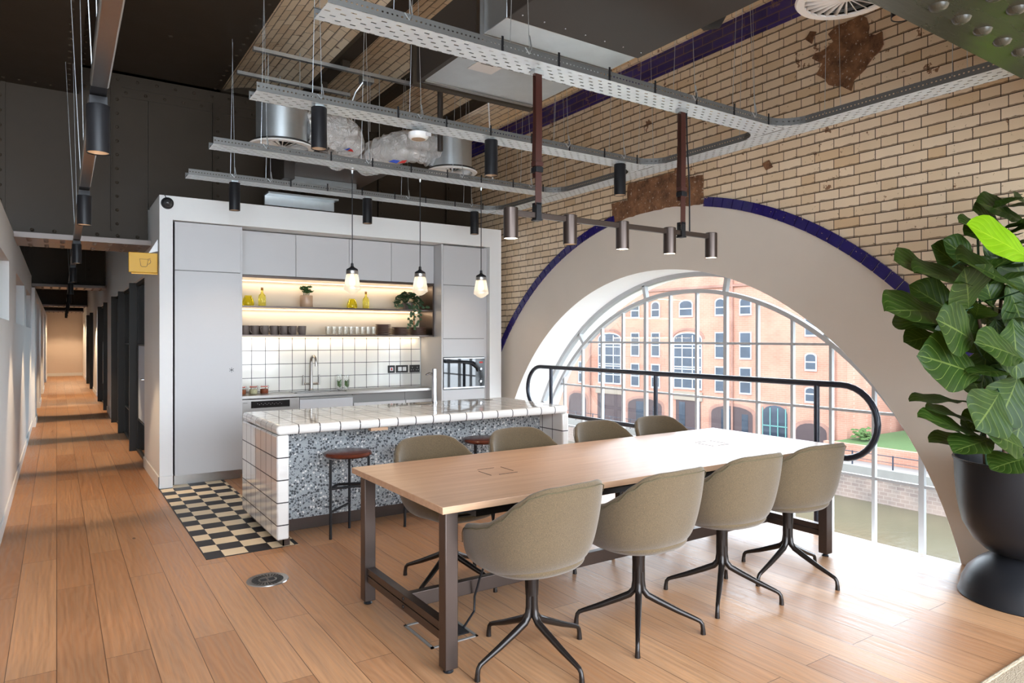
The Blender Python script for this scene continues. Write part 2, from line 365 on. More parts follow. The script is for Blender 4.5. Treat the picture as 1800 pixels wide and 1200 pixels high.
M['coping'] = plain('quay_coping', (.16,.15,.135), .85, nz=.15, nsc=1.5)
M['band'] = plain('stone_band', (.21,.17,.13), .8, nz=.06, nsc=2)
M['bwin'] = plain('building_window_glass', (.030,.040,.056), .08, .3, nz=.5, nsc=1.2)
M['bframe'] = plain('white_window_frame', (.30,.31,.33), .5)
M['dark'] = plain('shaded_opening', (.042,.024,.024), .6, nz=.3, nsc=.8)
M['teal'] = plain('teal_frame', (.08,.20,.18), .5)
M['grass'] = plain('lawn_grass', (.035,.07,.012), .95, nz=.4, nsc=6)
M['pave'] = plain('pavement', (.15,.13,.12), .9, nz=.1, nsc=1)
g = G('river_water'); n1 = g.noise(g.scale(g.pos(), (.5, 1.2, 1)), 2.2, 4); n2 = g.noise(g.pos(), .25, 3)
g.set(g.mix(n2, (.055,.048,.026, 1), (.085,.074,.042, 1)), .22); g.bump(n1, .25, .12); M['water'] = g.m
g = G('steel_deck_gloss'); nn = g.noise(g.scale(g.pos(), (1, 5, 1)), 3, 5); g.set((.035, .032, .022), g.math('MULTIPLY_ADD', nn, .25, .14)); g.bump(nn, .3, .01); M['gloss'] = g.m
# ------------------------------------------------------------ mesh builder
def wloc(o):
    v = Vector((0, 0, 0))
    while o: v += o.location; o = o.parent
    return v
class MB:
    def __init__(s): s.v = []; s.f = []; s.u = {}
    def vert(s, *p): s.v.append(Vector(p)); return len(s.v)-1
    def box(s, a, b):
        x0, y0, z0 = a; x1, y1, z1 = b; n = len(s.v)
        s.v += [Vector(p) for p in ((x0, y0, z0), (x1, y0, z0), (x1, y1, z0), (x0, y1, z0), (x0, y0, z1), (x1, y0, z1), (x1, y1, z1), (x0, y1, z1))]
        s.f += [(n, n+3, n+2, n+1), (n+4, n+5, n+6, n+7), (n, n+1, n+5, n+4), (n+1, n+2, n+6, n+5), (n+2, n+3, n+7, n+6), (n+3, n, n+4, n+7)]
        return s
    def cbox(s, c, d): return s.box([c[i]-d[i]/2 for i in range(3)], [c[i]+d[i]/2 for i in range(3)])
    def quad(s, *ps):
        n = len(s.v); s.v += [Vector(p) for p in ps]; s.f.append(tuple(range(n, n+len(ps)))); return s
    def tube(s, pts, r, seg=10, caps=True, closed=False):
        pts = [Vector(p) for p in pts]; k = len(pts); rs = r if isinstance(r, (list, tuple)) else [r]*k
        n = len(s.v); up = None
        for i, p in enumerate(pts):
            if closed: t = (pts[(i+1) % k]-pts[i-1])
            else: t = (pts[min(i+1, k-1)]-pts[max(i-1, 0)])
            t.normalize()
            if up is None:
                up = Vector((0, 0, 1)) if abs(t.z) < .9 else Vector((1, 0, 0))
            a = (up-t*up.dot(t))
            if a.length < 1e-5: a = Vector((0, 1, 0)).cross(t)
            a.normalize(); b = t.cross(a); up = a
            for j in range(seg):
                an = 2*pi*j/seg; s.v.append(p+(a*cos(an)+b*sin(an))*rs[i])
        for i in range(k if closed else k-1):
            i2 = (i+1) % k
            for j in range(seg):
                j2 = (j+1) % seg; s.f.append((n+i*seg+j, n+i*seg+j2, n+i2*seg+j2, n+i2*seg+j))
        if caps and not closed:
            s.f.append(tuple(n+j for j in range(seg-1, -1, -1))); s.f.append(tuple(n+(k-1)*seg+j for j in range(seg)))
        return s
    def lathe(s, prof, c=(0, 0, 0), seg=24, axis='z', cap=True):
        n = len(s.v); c = Vector(c)
        for r, h in prof:
            for j in range(seg):
                a = 2*pi*j/seg
                d = (r*cos(a), r*sin(a), h) if axis == 'z' else ((h, r*cos(a), r*sin(a)) if axis == 'x' else (r*sin(a), h, r*cos(a)))
                s.v.append(c+Vector(d))
        for i in range(len(prof)-1):
            for j in range(seg):
                j2 = (j+1) % seg; s.f.append((n+i*seg+j, n+i*seg+j2, n+(i+1)*seg+j2, n+(i+1)*seg+j))
        if cap:
            if prof[0][0] > 1e-6: s.f.append(tuple(n+j for j in range(seg-1, -1, -1)))
            if prof[-1][0] > 1e-6: s.f.append(tuple(n+(len(prof)-1)*seg+j for j in range(seg)))
        return s
    def prism(s, poly, d):   # poly: list of 3d points, extruded by vector d
        n = len(s.v); k = len(poly); d = Vector(d)
        s.v += [Vector(p) for p in poly]+[Vector(p)+d for p in poly]
        s.f.append(tuple(range(n+k-1, n-1, -1))); s.f.append(tuple(range(n+k, n+2*k)))
        for i in range(k): j = (i+1) % k; s.f.append((n+i, n+j, n+k+j, n+k+i))
        return s
    def dome(s, c, r, nrm=(0, 0, 1), seg=8, h=.6):
        nrm = Vector(nrm).normalized(); a = nrm.orthogonal().normalized(); b = nrm.cross(a); c = Vector(c); n = len(s.v)
        for rr, hh in ((1, 0), (.8, h*.6), (.4, h*.93)):
            for j in range(seg):
                an = 2*pi*j/seg; s.v.append(c+(a*cos(an)+b*sin(an))*r*rr+nrm*r*hh)
        s.v.append(c+nrm*r*h)
        for i in range(2):
            for j in range(seg): j2 = (j+1) % seg; s.f.append((n+i*seg+j, n+i*seg+j2, n+(i+1)*seg+j2, n+(i+1)*seg+j))
        for j in range(seg): s.f.append((n+2*seg+j, n+2*seg+(j+1) % seg, n+3*seg))
        return s
    def grid(s, fn, nu, nv, uv=False):
        n = len(s.v)
        for i in range(nu+1):
            for j in range(nv+1):
                s.v.append(Vector(fn(i/nu, j/nv)))
                if uv: s.u[len(s.v)-1] = (i/nu, j/nv)
        for i in range(nu):
            for j in range(nv):
                a = n+i*(nv+1)+j; s.f.append((a, a+1, a+nv+2, a+nv+1))
        return s
    def build(s, name, mat, parent=None, smooth=True, bevel=0, rel=True, angle=38, sub=0, solid=0, fix=True, loc=None):
        off = wloc(parent) if (parent and rel) else Vector((0, 0, 0))
        o_loc = Vector((0, 0, 0))
        if not parent:
            if loc is not None: o_loc = Vector(loc)
            else:
                xs = [v.x for v in s.v]; ys = [v.y for v in s.v]; zs = [v.z for v in s.v]
                o_loc = Vector(((min(xs)+max(xs))/2, (min(ys)+max(ys))/2, min(zs)))
            off = o_loc
        me = bpy.data.meshes.new(name); me.from_pydata([v-off for v in s.v], [], s.f)
        if isinstance(mat, str): mat = M[mat]
        me.materials.append(mat)
        if s.u:
            ul = me.uv_layers.new(name='uv')
            for lp in me.loops: ul.data[lp.index].uv = s.u.get(lp.vertex_index, (0, 0))
        if fix:
            import bmesh
            bm = bmesh.new(); bm.from_mesh(me); bmesh.ops.recalc_face_normals(bm, faces=bm.faces); bm.to_mesh(me); bm.free()
        me.validate()
        if smooth:
            me.shade_smooth()
            try: me.set_sharp_from_angle(angle=radians(angle))
            except Exception: pass
        o = bpy.data.objects.new(name, me); COL.objects.link(o); o.location = o_loc
        if parent: o.parent = parent
        if solid:
            m = o.modifiers.new('solid', 'SOLIDIFY'); m.thickness = solid; m.offset = 0
        if bevel:
            m = o.modifiers.new('bevel', 'BEVEL'); m.width = bevel; m.segments = 2; m.limit_method = 'ANGLE'; m.angle_limit = radians(40)
        if sub:
            m = o.modifiers.new('subsurf', 'SUBSURF'); m.levels = sub; m.render_levels = sub
        return o
def box(name, mat, a, b, parent=None, bevel=0, **k): return MB().box(a, b).build(name, mat, parent, bevel=bevel, **k)
def tag(o, label=None, cat=None, group=None, kind=None):
    if label: o['label'] = label
    if cat: o['category'] = cat
    if group: o['group'] = group
    if kind: o['kind'] = kind
    return o
def thing(name, loc, label, cat, group=None, rz=0):
    o = bpy.data.objects.new(name, None); COL.objects.link(o); o.location = loc; o.rotation_euler = (0, 0, rz); o.empty_display_size = .1
    return tag(o, label, cat, group)
def struct(o): o['kind'] = 'structure'; return o
def dup(root, loc, rz=0., label=None, group=None):
    def cp(o, par):
        c = o.copy(); COL.objects.link(c)
        c.parent = par
        for ch in [x for x in CH.get(o.name, [])]: cp(ch, c)
        return c
    CH = {}
    for x in bpy.data.objects:
        if x.parent: CH.setdefault(x.parent.name, []).append(x)
    r = cp(root, None); r.location = loc; r.rotation_euler = (0, 0, rz)
    if label: r['label'] = label
    if group: r['group'] = group
    return r
def arcpts(c, r, a0, a1, n, plane='yz', k=0.):
    out = []
    for i in range(n+1):
        a = a0+(a1-a0)*i/n; u = c[0]+r*cos(a); w = c[1]+r*sin(a)
        out.append((k, u, w) if plane == 'yz' else ((u, w, k) if plane == 'xy' else (u, k, w)))
    return out
# ============================================================ STRUCTURE
XW = 4.99; AC = (4.89, -.70); RO = 2.87; RW = 3.465; RB = 3.54; XG = 5.45
YK = 7.555; CZ = 4.36
# floor: boards up to the arch wall, with the tiled mat let into it
fl = MB()
for a, b in (((-3.2, -1.4), (.846, 32)), ((.846, -1.4), (4.99, 4.975)), ((1.46, 4.975), (4.99, 7.5)), ((.846, 7.5), (4.99, 32))):
    fl.box((a[0], a[1], -.25), (b[0], b[1], 0))
struct(fl.build('floor', 'floor', smooth=False))
t = struct(box('floor_tiles', 'check', (.846, 4.975, -.2), (1.46, 7.7, .0015), smooth=False))
struct(MB().box((.838, 4.967, -.01), (.846, 7.555, .004)).box((.838, 4.967, -.01), (1.345, 4.975, .004)).build('trim_1', 'black', smooth=False))
# arch wall (right): brick field, white band, blue ring, deep reveal
def ring_pt(r, a): return (AC[0]+r*cos(a), AC[1]+r*sin(a))
def rect_pt(a, y0, y1, z0, z1):
    d = (cos(a), sin(a)); ts = []
    if abs(d[0]) > 1e-9: ts += [((y1 if d[0] > 0 else y0)-AC[0])/d[0]]
    if abs(d[1]) > 1e-9: ts += [((z1 if d[1] > 0 else z0)-AC[1])/d[1]]
    k = min(x for x in ts if x > 0); return (AC[0]+d[0]*k, AC[1]+d[1]*k)
Y0, Y1, Z0, Z1 = -1.2, 9.3, -1.0, 4.32
corner = [atan2(Z1-AC[1], Y1-AC[0]), atan2(Z1-AC[1], Y0-AC[0])]
angs = sorted(set([radians(-4+188*i/96) for i in range(97)]+corner))
m = MB()
for i in range(len(angs)-1):
    a, b = angs[i], angs[i+1]
    p = [ring_pt(RB, a), rect_pt(a, Y0, Y1, Z0, Z1), rect_pt(b, Y0, Y1, Z0, Z1), ring_pt(RB, b)]
    m.quad(*[(XW, q[0], q[1]) for q in p]); m.quad(*[(XW+.5, q[0], q[1]) for q in reversed(p)])
wall_r = struct(m.build('wall_right', 'brick', smooth=False, fix=False, loc=(0, 0, 0)))
m = MB()   # white band + reveal to the glass and the stone reveal outside it
N = 96
def annulus(mb, r0, r1, x, a0=-4, a1=184, n=N):
    for i in range(n):
        a, b = radians(a0+(a1-a0)*i/n), radians(a0+(a1-a0)*(i+1)/n)
        p = [ring_pt(r0, a), ring_pt(r1, a), ring_pt(r1, b), ring_pt(r0, b)]; mb.quad(*[(x, q[0], q[1]) for q in p])
def cyl(mb, r, x0, x1, a0=-30, a1=210, n=N, r2=None):
    for i in range(n):
        a, b = radians(a0+(a1-a0)*i/n), radians(a0+(a1-a0)*(i+1)/n); r2 = r2 or r
        p, q = ring_pt(r, a), ring_pt(r, b); p2, q2 = ring_pt(r2, a), ring_pt(r2, b)
        mb.quad((x0, *p), (x0, *q), (x1, *q2), (x1, *p2))
annulus(m, RO, RB, XW-.012)
struct(m.build('wall_right_arch_band', 'plaster', fix=False, loc=(0, 0, 0)))
m = MB(); cyl(m, RO, XW-.012, XG); struct(m.build('wall_right_reveal', 'whiterev', fix=False, loc=(0, 0, 0)))
m = MB(); cyl(m, RO, XG, 5.74); annulus(m, RO, RO+.8, 5.74, -30, 210)
struct(m.build('wall_right_stone_reveal', 'reveal', fix=False, loc=(0, 0, 0)))
m = MB()      # blue glazed ring tiles round the band
a = -3.0; da = math.degrees(.112/RB)
while a < 183:
    y, z = ring_pt(RB, radians(a))
    gone = (4.33 < y < 5.56) and z > 2.3
    if not gone:
        a0, a1 = radians(a+.07), radians(a+da-.07)
        p = [ring_pt(RW, a0), ring_pt(RB+.012, a0), ring_pt(RB+.012, a1), ring_pt(RW, a1)]
        m.prism([(XW-.028, q[0], q[1]) for q in p], (.022, 0, 0))
    a += da
struct(m.build('trim_2', 'archtile', smooth=False, bevel=.002, loc=(0, 0, 0)))
# blue band of bricks high on the wall and the ledge above it
struct(box('trim_3', 'bluebrick', (XW-.012, Y0, 4.09), (XW+.02, 8.55, 4.315), smooth=False))
struct(box('trim_4', 'brick', (XW-.05, Y0, 4.315), (XW+.3, 8.55, 4.345), smooth=False))
# bare brown render patches where tiles are lost
def patch(pts, name, x=XW-.016, jit=.02, th=.012):
    q = []
    for i, (y, z) in enumerate(pts):
        y2, z2 = pts[(i+1) % len(pts)]; k = max(1, int(sqrt((y2-y)**2+(z2-z)**2)/.05))
        for j in range(k):
            t_ = j/k; q.append((x, y+(y2-y)*t_+random.uniform(-jit, jit), z+(z2-z)*t_+random.uniform(-jit, jit)))
    o = MB().prism(q, (th, 0, 0)).build(name, 'render', wall_r, smooth=False); return o
arc = [ring_pt(RW+.003, radians(x)) for x in range(98, 79, -2)]
patch([(5.50, 2.70), (5.533, 2.94), (5.278, 2.935), (5.278, 3.10), (4.62, 3.10), (4.62, 3.17), (4.5, 3.17), (4.5, 3.02), (4.28, 3.0), (4.27, 2.735)]+[p for p in reversed(arc)][0:0]+[(4.45, 2.74), (4.7, 2.768), (4.95, 2.768), (5.2, 2.755), (5.35, 2.74)], 'bare_render_patch', jit=.006)
patch([(2.986, 3.90), (2.80, 3.90), (2.72, 3.80), (2.74, 3.74), (2.617, 3.70), (2.62, 3.62), (2.70, 3.56), (2.763, 3.474), (2.84, 3.44), (2.86, 3.37), (2.94, 3.40), (3.05, 3.46), (3.151, 3.577), (3.08, 3.62), (3.17, 3.70), (3.161, 3.738), (3.009, 3.77), (3.03, 3.85)], 'bare_render_patch', jit=.016)
patch([(3.14, 3.90), (3.19, 3.93), (3.24, 3.88), (3.19, 3.83)], 'bare_render_patch', jit=.006)
patch([(3.60, 2.90), (3.63, 2.97), (3.57, 2.98), (3.55, 2.92)], 'bare_render_patch', jit=.012)
# ceiling: glazed brick jack arches between steel ribs, X 1.58 -> wall
RIBS = [1.55, 2.47, 3.29, 4.29, 5.10]
m = MB()
for a, b in zip(RIBS[:-1], RIBS[1:]):
    n = 10
    for i in range(n):
        u0, u1 = i/n, (i+1)/n
        f = lambda u: (a+(b-a)*u, CZ+.0+.13*(1-(2*u-1)**2))
        p, q = f(u0), f(u1)
        m.quad((p[0], -1.2, p[1]), (p[0], 8.6, p[1]), (q[0], 8.6, q[1]), (q[0], -1.2, q[1]))
ceil = struct(m.build('ceiling', 'vault', fix=False, loc=(0, 0, 0)))
for x in RIBS[1:-1]: struct(box('ceiling_rib', 'girder', (x-.075, -1.2, CZ-.012), (x+.075, 8.6, CZ+.08), smooth=False))
# dark riveted deck over the corridor side
m = MB().box((.19, -1.2, CZ), (1.585, 8.6, CZ+.25)).box((-3.2, -1.2, 4.07), (.19, 8.6, 4.5))
for k in range(60):
    y = -1.0+k*.16
    m.dome((.10, y, 4.07), .018, (0, 0, -1)); m.dome((1.52, y, CZ), .017, (0, 0, -1))
    m.dome((.23, y, CZ), .018, (0, 0, -1))
    if k < 16: m.dome((-2.0+k*.13, 8.4, 4.07), .018, (0, 0, -1))
for x, y in ((.62, 5.2), (.66, 5.25), (1.05, 6.1), (1.1, 6.16), (.9, 7.2)): m.dome((x, y, CZ), .022, (0, 0, -1))
struct(m.build('ceiling_deck', 'girder', loc=(0, 0, 0)))
struct(box('ceiling_beyond', 'girder', (-3.2, 8.7, 4.36), (.9, 32, 4.6), smooth=False))
# corridor walls
XL = -.349
m = MB()
wy = [(6.30, 7.46), (8.67, 10.90), (11.50, 13.4)]; zs, zt, zT = 1.645, 2.17, 2.52
y = -2.6
edges = [-1.2, 3.6, 5.4]+[v for w in wy for v in w]+[13.9]
wins = [(3.6, 5.4)]+wy
cur = -2.6
for a, b in wins:
    m.box((XL-.22, cur, 0), (XL, a, zT)); m.box((XL-.22, a, 0), (XL, b, zs)); m.box((XL-.22, a, zt), (XL, b, zT)); cur = b
m.box((XL-.22, cur, 0), (XL, 13.9, zT))
struct(m.build('wall_left', 'white', smooth=False))
for i, (a, b) in enumerate(wins):
    w = struct(MB().box((XL-.18, a+.01, zs), (XL-.15, b-.01, zs+.04)).box((XL-.18, a+.01, zt-.04), (XL-.15, b-.01, zt)).box((XL-.18, a+.01, zs+.04), (XL-.15, a+.05, zt-.04)).box((XL-.18, b-.05, zs+.04), (XL-.15, b-.01, zt-.04)).build('window_%d' % (i+2), 'black', smooth=False))
    MB().box((XL-.168, a+.05, zs+.04), (XL-.162, b-.05, zt-.04)).build('pane', 'glassd', w, smooth=False)
struct(MB().box((XL, -1.2, 0), (XL+.012, 13.9, .11)).build('baseboard_left', 'white', smooth=False, bevel=.003))
m = MB(); XL2 = -.305
doorsL = [(15.2, 17.6), (19.2, 22.0), (24.0, 27.5)]; cur = 13.9
for a, b in doorsL: m.box((XL2-.25, cur, 0), (XL2, a, 2.33)); m.box((XL2-.25, a, 2.2), (XL2, b, 2.33)); cur = b
m.box((XL2-.25, cur, 0), (XL2, 31.6, 2.33))
struct(m.build('wall_left_far', 'white', smooth=False))
m = MB(); cur = 13.9
for a, b in doorsL: m.box((XL2, cur, 0), (XL2+.012, a, .11)); cur = b
m.box((XL2, cur, 0), (XL2+.012, 31.6, .11)); struct(m.build('baseboard_left_far', 'white', smooth=False))
struct(box('wall_outer_left', 'white', (-3.3, -1.2, 0), (-3.2, 31.6, 4.6), smooth=False))
struct(box('wall_end', 'beige', (-3.2, 31.6, 0), (1.2, 31.8, 4.4), smooth=False))
struct(box('baseboard_end', 'white', (XL2, 31.58, 0), (.846, 31.6, .12), smooth=False))
# corridor right wall, openings for glazed partitions
XR = .846; grp = [(8.95, 14.7), (15.9, 20.2), (22.3, 28.0)]
m = MB().box((XR, 8.421, 0), (XR+.16, 8.95, 2.90)).box((XR, 8.60, 2.90), (XR+.16, 8.95, 4.3)); cur = 8.95
for a, b in grp: m.box((XR, cur, 0), (XR+.16, a, 4.3)); m.box((XR, a, 2.22), (XR+.16, b, 4.3)); cur = b
m.box((XR, cur, 0), (XR+.16, 31.6, 4.3)); struct(m.build('wall_corridor_right', 'white', smooth=False))
m = MB(); cur = YK-.012
for a, b in grp: m.box((XR-.012, cur, 0), (XR, a, .12)); cur = b
m.box((XR-.012, cur, 0), (XR, 31.6, .12)); m.box((XR-.012, YK-.012, 0), (.965, YK, .12)); struct(m.build('baseboard_right', 'white', smooth=False, bevel=.003))
# rooms behind the partitions
struct(box('ceiling_rooms', 'white', (XR+.17, 8.7, 3.3), (4.99, 31.8, 3.4), smooth=False))
struct(MB().box((1.008, 8.75, 0), (4.99, 8.85, 4.3)).box((1.008, 14.9, 0), (4.99, 15.0, 4.3)).box((1.008, 21.2, 0), (4.99, 21.3, 4.3)).box((1.008, 28.3, 0), (4.99, 28.4, 4.3)).build('wall_rooms', 'white', smooth=False))
# kitchen niche
m = MB(); T = 2.91; XE = 4.868
m.box((XR, YK, 0), (.965, 8.2, T)).box((4.69, YK, 0), (XE, 8.2, T)).box((.965, YK, 2.673), (4.69, 8.2, T)).box((.965, 8.2, 0), (4.69, 8.42, T)).box((XR, 8.2, 0), (.965, 8.42, T)).box((4.69, 8.2, 0), (XE, 8.42, T))
struct(m.build('wall_kitchen', 'white', smooth=False))
struct(box('wall_behind_shelf', plain('cream_back_panel', (.62, .53, .42), .7), (1.66, 8.192, 1.50), (4.0, 8.2, 2.19), smooth=False))
struct(box('wall_splashback', 'wtile', (1.66, 8.19, .86), (4.0, 8.2, 1.53), smooth=False))
# ============================================================ ARCH WINDOW
m = MB()
def ring_bar(mb, r0, r1, x0, x1, a0=-14, a1=194, n=N):
    annulus(mb, r0, r1, x0, a0, a1, n); annulus(mb, r0, r1, x1, a0, a1, n); cyl(mb, r0, x0, x1, a0, a1, n); cyl(mb, r1, x0, x1, a0, a1, n)
ring_bar(m, RO-.045, RO, XG-.03, XG+.04); ring_bar(m, 2.655, 2.695, XG-.035, XG+.03)
R2 = 2.66
MY = [2.575+.364*i for i in range(-1, 14)]
for i, y in enumerate(MY):
    d = y-AC[0]
    if abs(d) >= R2: continue
    w = .040 if i in (1, 6, 9) else .026
    m.box((XG-.018, y-w/2, -1.3), (XG+.018, y+w/2, AC[1]+sqrt(R2*R2-d*d)))
for z in (1.44, .895, .37, -.16, -.7):
    h = sqrt(R2*R2-(z-AC[1])**2); m.box((XG-.014, AC[0]-h, z-.011), (XG+.014, AC[0]+h, z+.011))
for deg in (100.5, 77.5, 125, 52, 150, 28):
    a = radians(deg); c, s_ = cos(a), sin(a); p = []
    for r, sd in ((2.69, -1), (RO-.03, -1), (RO-.03, 1), (2.69, 1)): p.append((XG-.03, AC[0]+c*r-s_*sd*.02, AC[1]+s_*r+c*sd*.02))
    m.prism(p, (.05, 0, 0))
win = struct(m.build('window_1', 'winframe', smooth=False, loc=(XG, 4.89, -1.0)))
m = MB(); pts = [(XG, *ring_pt(RO-.02, radians(-14+208*i/64))) for i in range(65)]
m.quad(*pts); m.build('pane', 'glass', win, smooth=False, fix=False)
# ============================================================ GIRDERS
def girder(y, z0, x0, x1, ztop, label, flw=.8, rivets=True, zweb=None, mat='girder'):
    t = thing('steel_girder', ((x0+x1)/2, y+flw*.4, z0), label, 'girder', 'riveted steel girders crossing the corridor')
    yc = y+.33; fl_x1 = min(x1, XR-.004) if x1 < 5 or True else x1
    m = MB().box((x0, y, z0), (fl_x1, y+flw, z0+.03)).box((x0, y+.02, z0+.03), (fl_x1, y+flw-.02, z0+.055))
    nx = int((fl_x1-x0)/.14)
    for i in range(nx):
        xx = x0+.07+i*.14
        for yy in (y+.10, y+.24, y+.56, y+.70):
            if rivets: m.dome((xx, yy, z0), .024, (0, 0, -1))
    m.build('bottom_flange', 'flangelit', t)
    if zweb is None: zweb = z0+.05
    m = MB().box((x0, yc, z0+.05), (fl_x1, yc+.03, ztop))
    if x1 > XR: m.box((XR, yc, 2.92), (x1, yc+.03, ztop))
    # angle cleats and stiffeners with rivets
    m.box((x0, yc-.012, z0+.055), (fl_x1, yc, z0+.17)).box((x0, yc-.10, z0+.055), (fl_x1, yc, z0+.067))
    m.box((x0, yc-.012, ztop-.30), (x1, yc, ztop-.16)).box((x0, yc-.10, ztop-.16), (x1, yc, ztop-.148)).box((x0, yc-.006, ztop-.40), (x1, yc, ztop-.3))
    k = x0+.1
    while k < x1:
        if k < fl_x1: m.dome((k, yc-.012, z0+.12), .02, (0, -1, 0))
        m.dome((k, yc-.012, ztop-.22), .018, (0, -1, 0)); m.dome((k+.08, yc-.006, ztop-.35), .018, (0, -1, 0)); k += .19
    for xs in [x0+.9+i*1.02 for i in range(12)]:
        if xs > x1-.1: break
        xs2 = xs
        zb = z0+.17 if xs < fl_x1 else 2.92
        m.box((xs-.05, yc-.012, zb), (xs+.05, yc, ztop-.3)).box((xs-.055, yc-.05, zb), (xs-.045, yc, ztop-.3))
        z = zb+.08
        while z < ztop-.35: m.dome((xs+.005, yc-.012, z), .018, (0, -1, 0)); z += .15
    m.build('web_plate', mat, t)
    return t
girder(8.22, 2.48, -2.4, XW, 4.52, 'dark riveted steel girder beside and above the kitchen wall, nearest over the corridor')
girder(16.0, 2.48, -2.4, XR-.01, 4.35, 'second dark riveted girder from the kitchen over the corridor')
girder(26.0, 2.48, -2.4, XR-.01, 4.35, 'third dark riveted girder over the far corridor')
girder(30.4, 2.44, -2.4, XR-.01, 4.35, 'farthest dark riveted girder by the beige end wall')
# near girder at top right
t = thing('steel_girder', (3.2, .68, 2.48), 'glossy riveted steel girder underside crossing the top right corner', 'girder')
m = MB().box((.9, .28, 2.48), (XW-.06, 1.08, 2.53))
for i in range(25):
    for j, yy in enumerate((.98, .86, .74, .50, .38)):
        m.dome((1.3+i*.145+(.07 if j % 2 else 0), yy, 2.48), .028, (0, 0, -1), seg=12)
m.build('bottom_flange', 'gloss', t)
MB().box((.9, .64, 2.53), (XW-.06, .70, 4.32)).build('web_plate', 'girder', t)
# ============================================================ CABLE TRAYS
TZ = 3.0; TW = .195
def tray_parts(t, L, w, wires, pegs, side=(1, 1)):
    x = -L/2
    MB().box((x, -w/2, 0), (x+L, w/2, .0018)).build('tray_bed', 'tray', t, smooth=False)
    for s_ in (-1, 1):
        if side[(s_+1)//2]: MB().box((x, s_*w/2-.001, 0), (x+L, s_*w/2+.001, .052)).box((x, s_*w/2-.006*s_-.001, .052), (x+L, s_*w/2+.001, .054)).build('side_flange', 'flange', t, smooth=False)
    for wx in wires:
        m = MB()
        for s_ in (-1, 1): m.tube([(wx, s_*w/2, .03), (wx+.01*s_, s_*w*.2, 1.36)], .0018, 5)
        m.build('hanger_wire', 'galv', t)
        MB().tube([(wx-.03, -w/2-.004, .05), (wx-.005, -w/2-.006, .02), (wx+.01, -w/2-.006, .05), (wx, -w/2, .12)], .004, 6).build('wire_hook', 'galv', t)
    for px_ in pegs: box('cable_tie', 'black', (px_-.006, -w/2-.006, -.002), (px_+.006, -w/2-.002, .075), t)
trays = []
for k, (y, lab, xe) in enumerate([(3.10, 'perforated steel cable tray nearest, holding up the leather straps', 4.36), (4.41, 'second perforated cable tray, with the round white detector below', 4.36),
                                 (5.78, 'third perforated cable tray, glass pendants hanging from it', 4.36), (6.98, 'farthest perforated cable tray, just in front of the kitchen top', 4.36)]):
    L = xe-1.01; c = (xe+1.01)/2
    t = thing('cable_tray', (0, 0, 0), lab, 'cable tray', 'galvanised perforated cable trays')
    n = 4
    tray_parts(t, L, TW, [-L/2+L*f for f in ((.12, .33, .72, .9), (.12, .33, .72, .9), (.12, .38, .66, .9), (.12, .22, .66, .9))[k]], [-L/2+L*(i+.5)/9 for i in range(2, 9)])
    t.location = (c, y, TZ); trays.append(t)
WT = 4.47
t = thing('cable_tray', (0, 0, 0), 'long perforated cable tray running beside the cream brick wall', 'cable tray')
L = 7.05-.75
tray_parts(t, L, TW, [-2.9, -2.0, -1.2, -.5, .6, 1.9, 2.8], [-3+i*.55 for i in range(11)], (1, 1))
for y in (3.10, 4.41, 5.78, 6.98):   # curved junction plates
    for s_ in (-1, 1):
        if y > 6.5 and s_ > 0: continue
        m = MB(); xw = WT-TW/2+.0; R = .2
        cx, cy = xw-R, y+s_*(TW/2+R)
        arc = [(cx+R*cos(a), cy-s_*R*sin(a)) for a in [pi/2*i/8 for i in range(9)]]
        poly = [(p[0], p[1]) for p in arc]+[(xw, y+s_*TW/2*.9)]
        # local frame of tray: rotated +90 deg about z  (local x -> world y, local y -> -world x)
        loc = [(p[1]-(.75+L/2), -(p[0]-WT), .0005) for p in poly]
        m.prism(loc, (0, 0, .0015)); m.build('junction_plate', 'tray', t, smooth=False)
        m = MB()
        for i in range(8):
            a, b = arc[i], arc[i+1]
            A = (a[1]-(.75+L/2), -(a[0]-WT)); B = (b[1]-(.75+L/2), -(b[0]-WT))
            m.quad((A[0], A[1], 0), (B[0], B[1], 0), (B[0], B[1], .052), (A[0], A[1], .052))
        m.build('curved_flange', 'flange', t)
t.location = (WT, .75+L/2, TZ+.001); t.rotation_euler = (0, 0, pi/2)
# ============================================================ CYLINDER SPOTS
def cyl_spot(x, y, z0, h, r, label, group, lit, power=22, name='cylinder_spotlight', rz=0, top=None, mats=('black', 'lamp_off')):
    t = thing(name, (x, y, z0), label, 'spotlight', group)
    MB().lathe([(r*.9, .004), (r, 0), (r, h), (r*.97, h+.004), (.001, h+.004)], (x, y, z0), 28, cap=False).build('housing', mats[0], t)
    MB().lathe([(r*.9, .004), (r*.62, .035), (r*.6, .036), (.0005, .036)], (x, y, z0), 28, cap=False).build('reflector', mats[1], t)
    MB().lathe([(r*.45, .033), (r*.45, .031), (.0005, .030)], (x, y, z0), 20, cap=False).build('lens', 'spotface' if lit else 'spotdim', t)
    if top: MB().box((x-.03, y-.02, z0+h), (x+.03, y+.02, top)).build('mounting_clip', 'black' if z0 < 2.4 else 'galv', t)
    if power: light('lamp_light', 'SPOT', (0, 0, -.005), power, (1, .74, .48), .03, spot=radians(95), blend=.6, parent=t)
    return t
sp_lab = ['leftmost black cylinder spotlight under the second cable tray', 'black cylinder spotlight at the middle of the second cable tray', 'rightmost black cylinder spotlight under the second cable tray, before the bare patch',
          'leftmost black cylinder spotlight under the farthest cable tray', 'middle black cylinder spotlight under the farthest tray, left of the first pendant flex', 'rightmost black cylinder spotlight under the farthest cable tray']
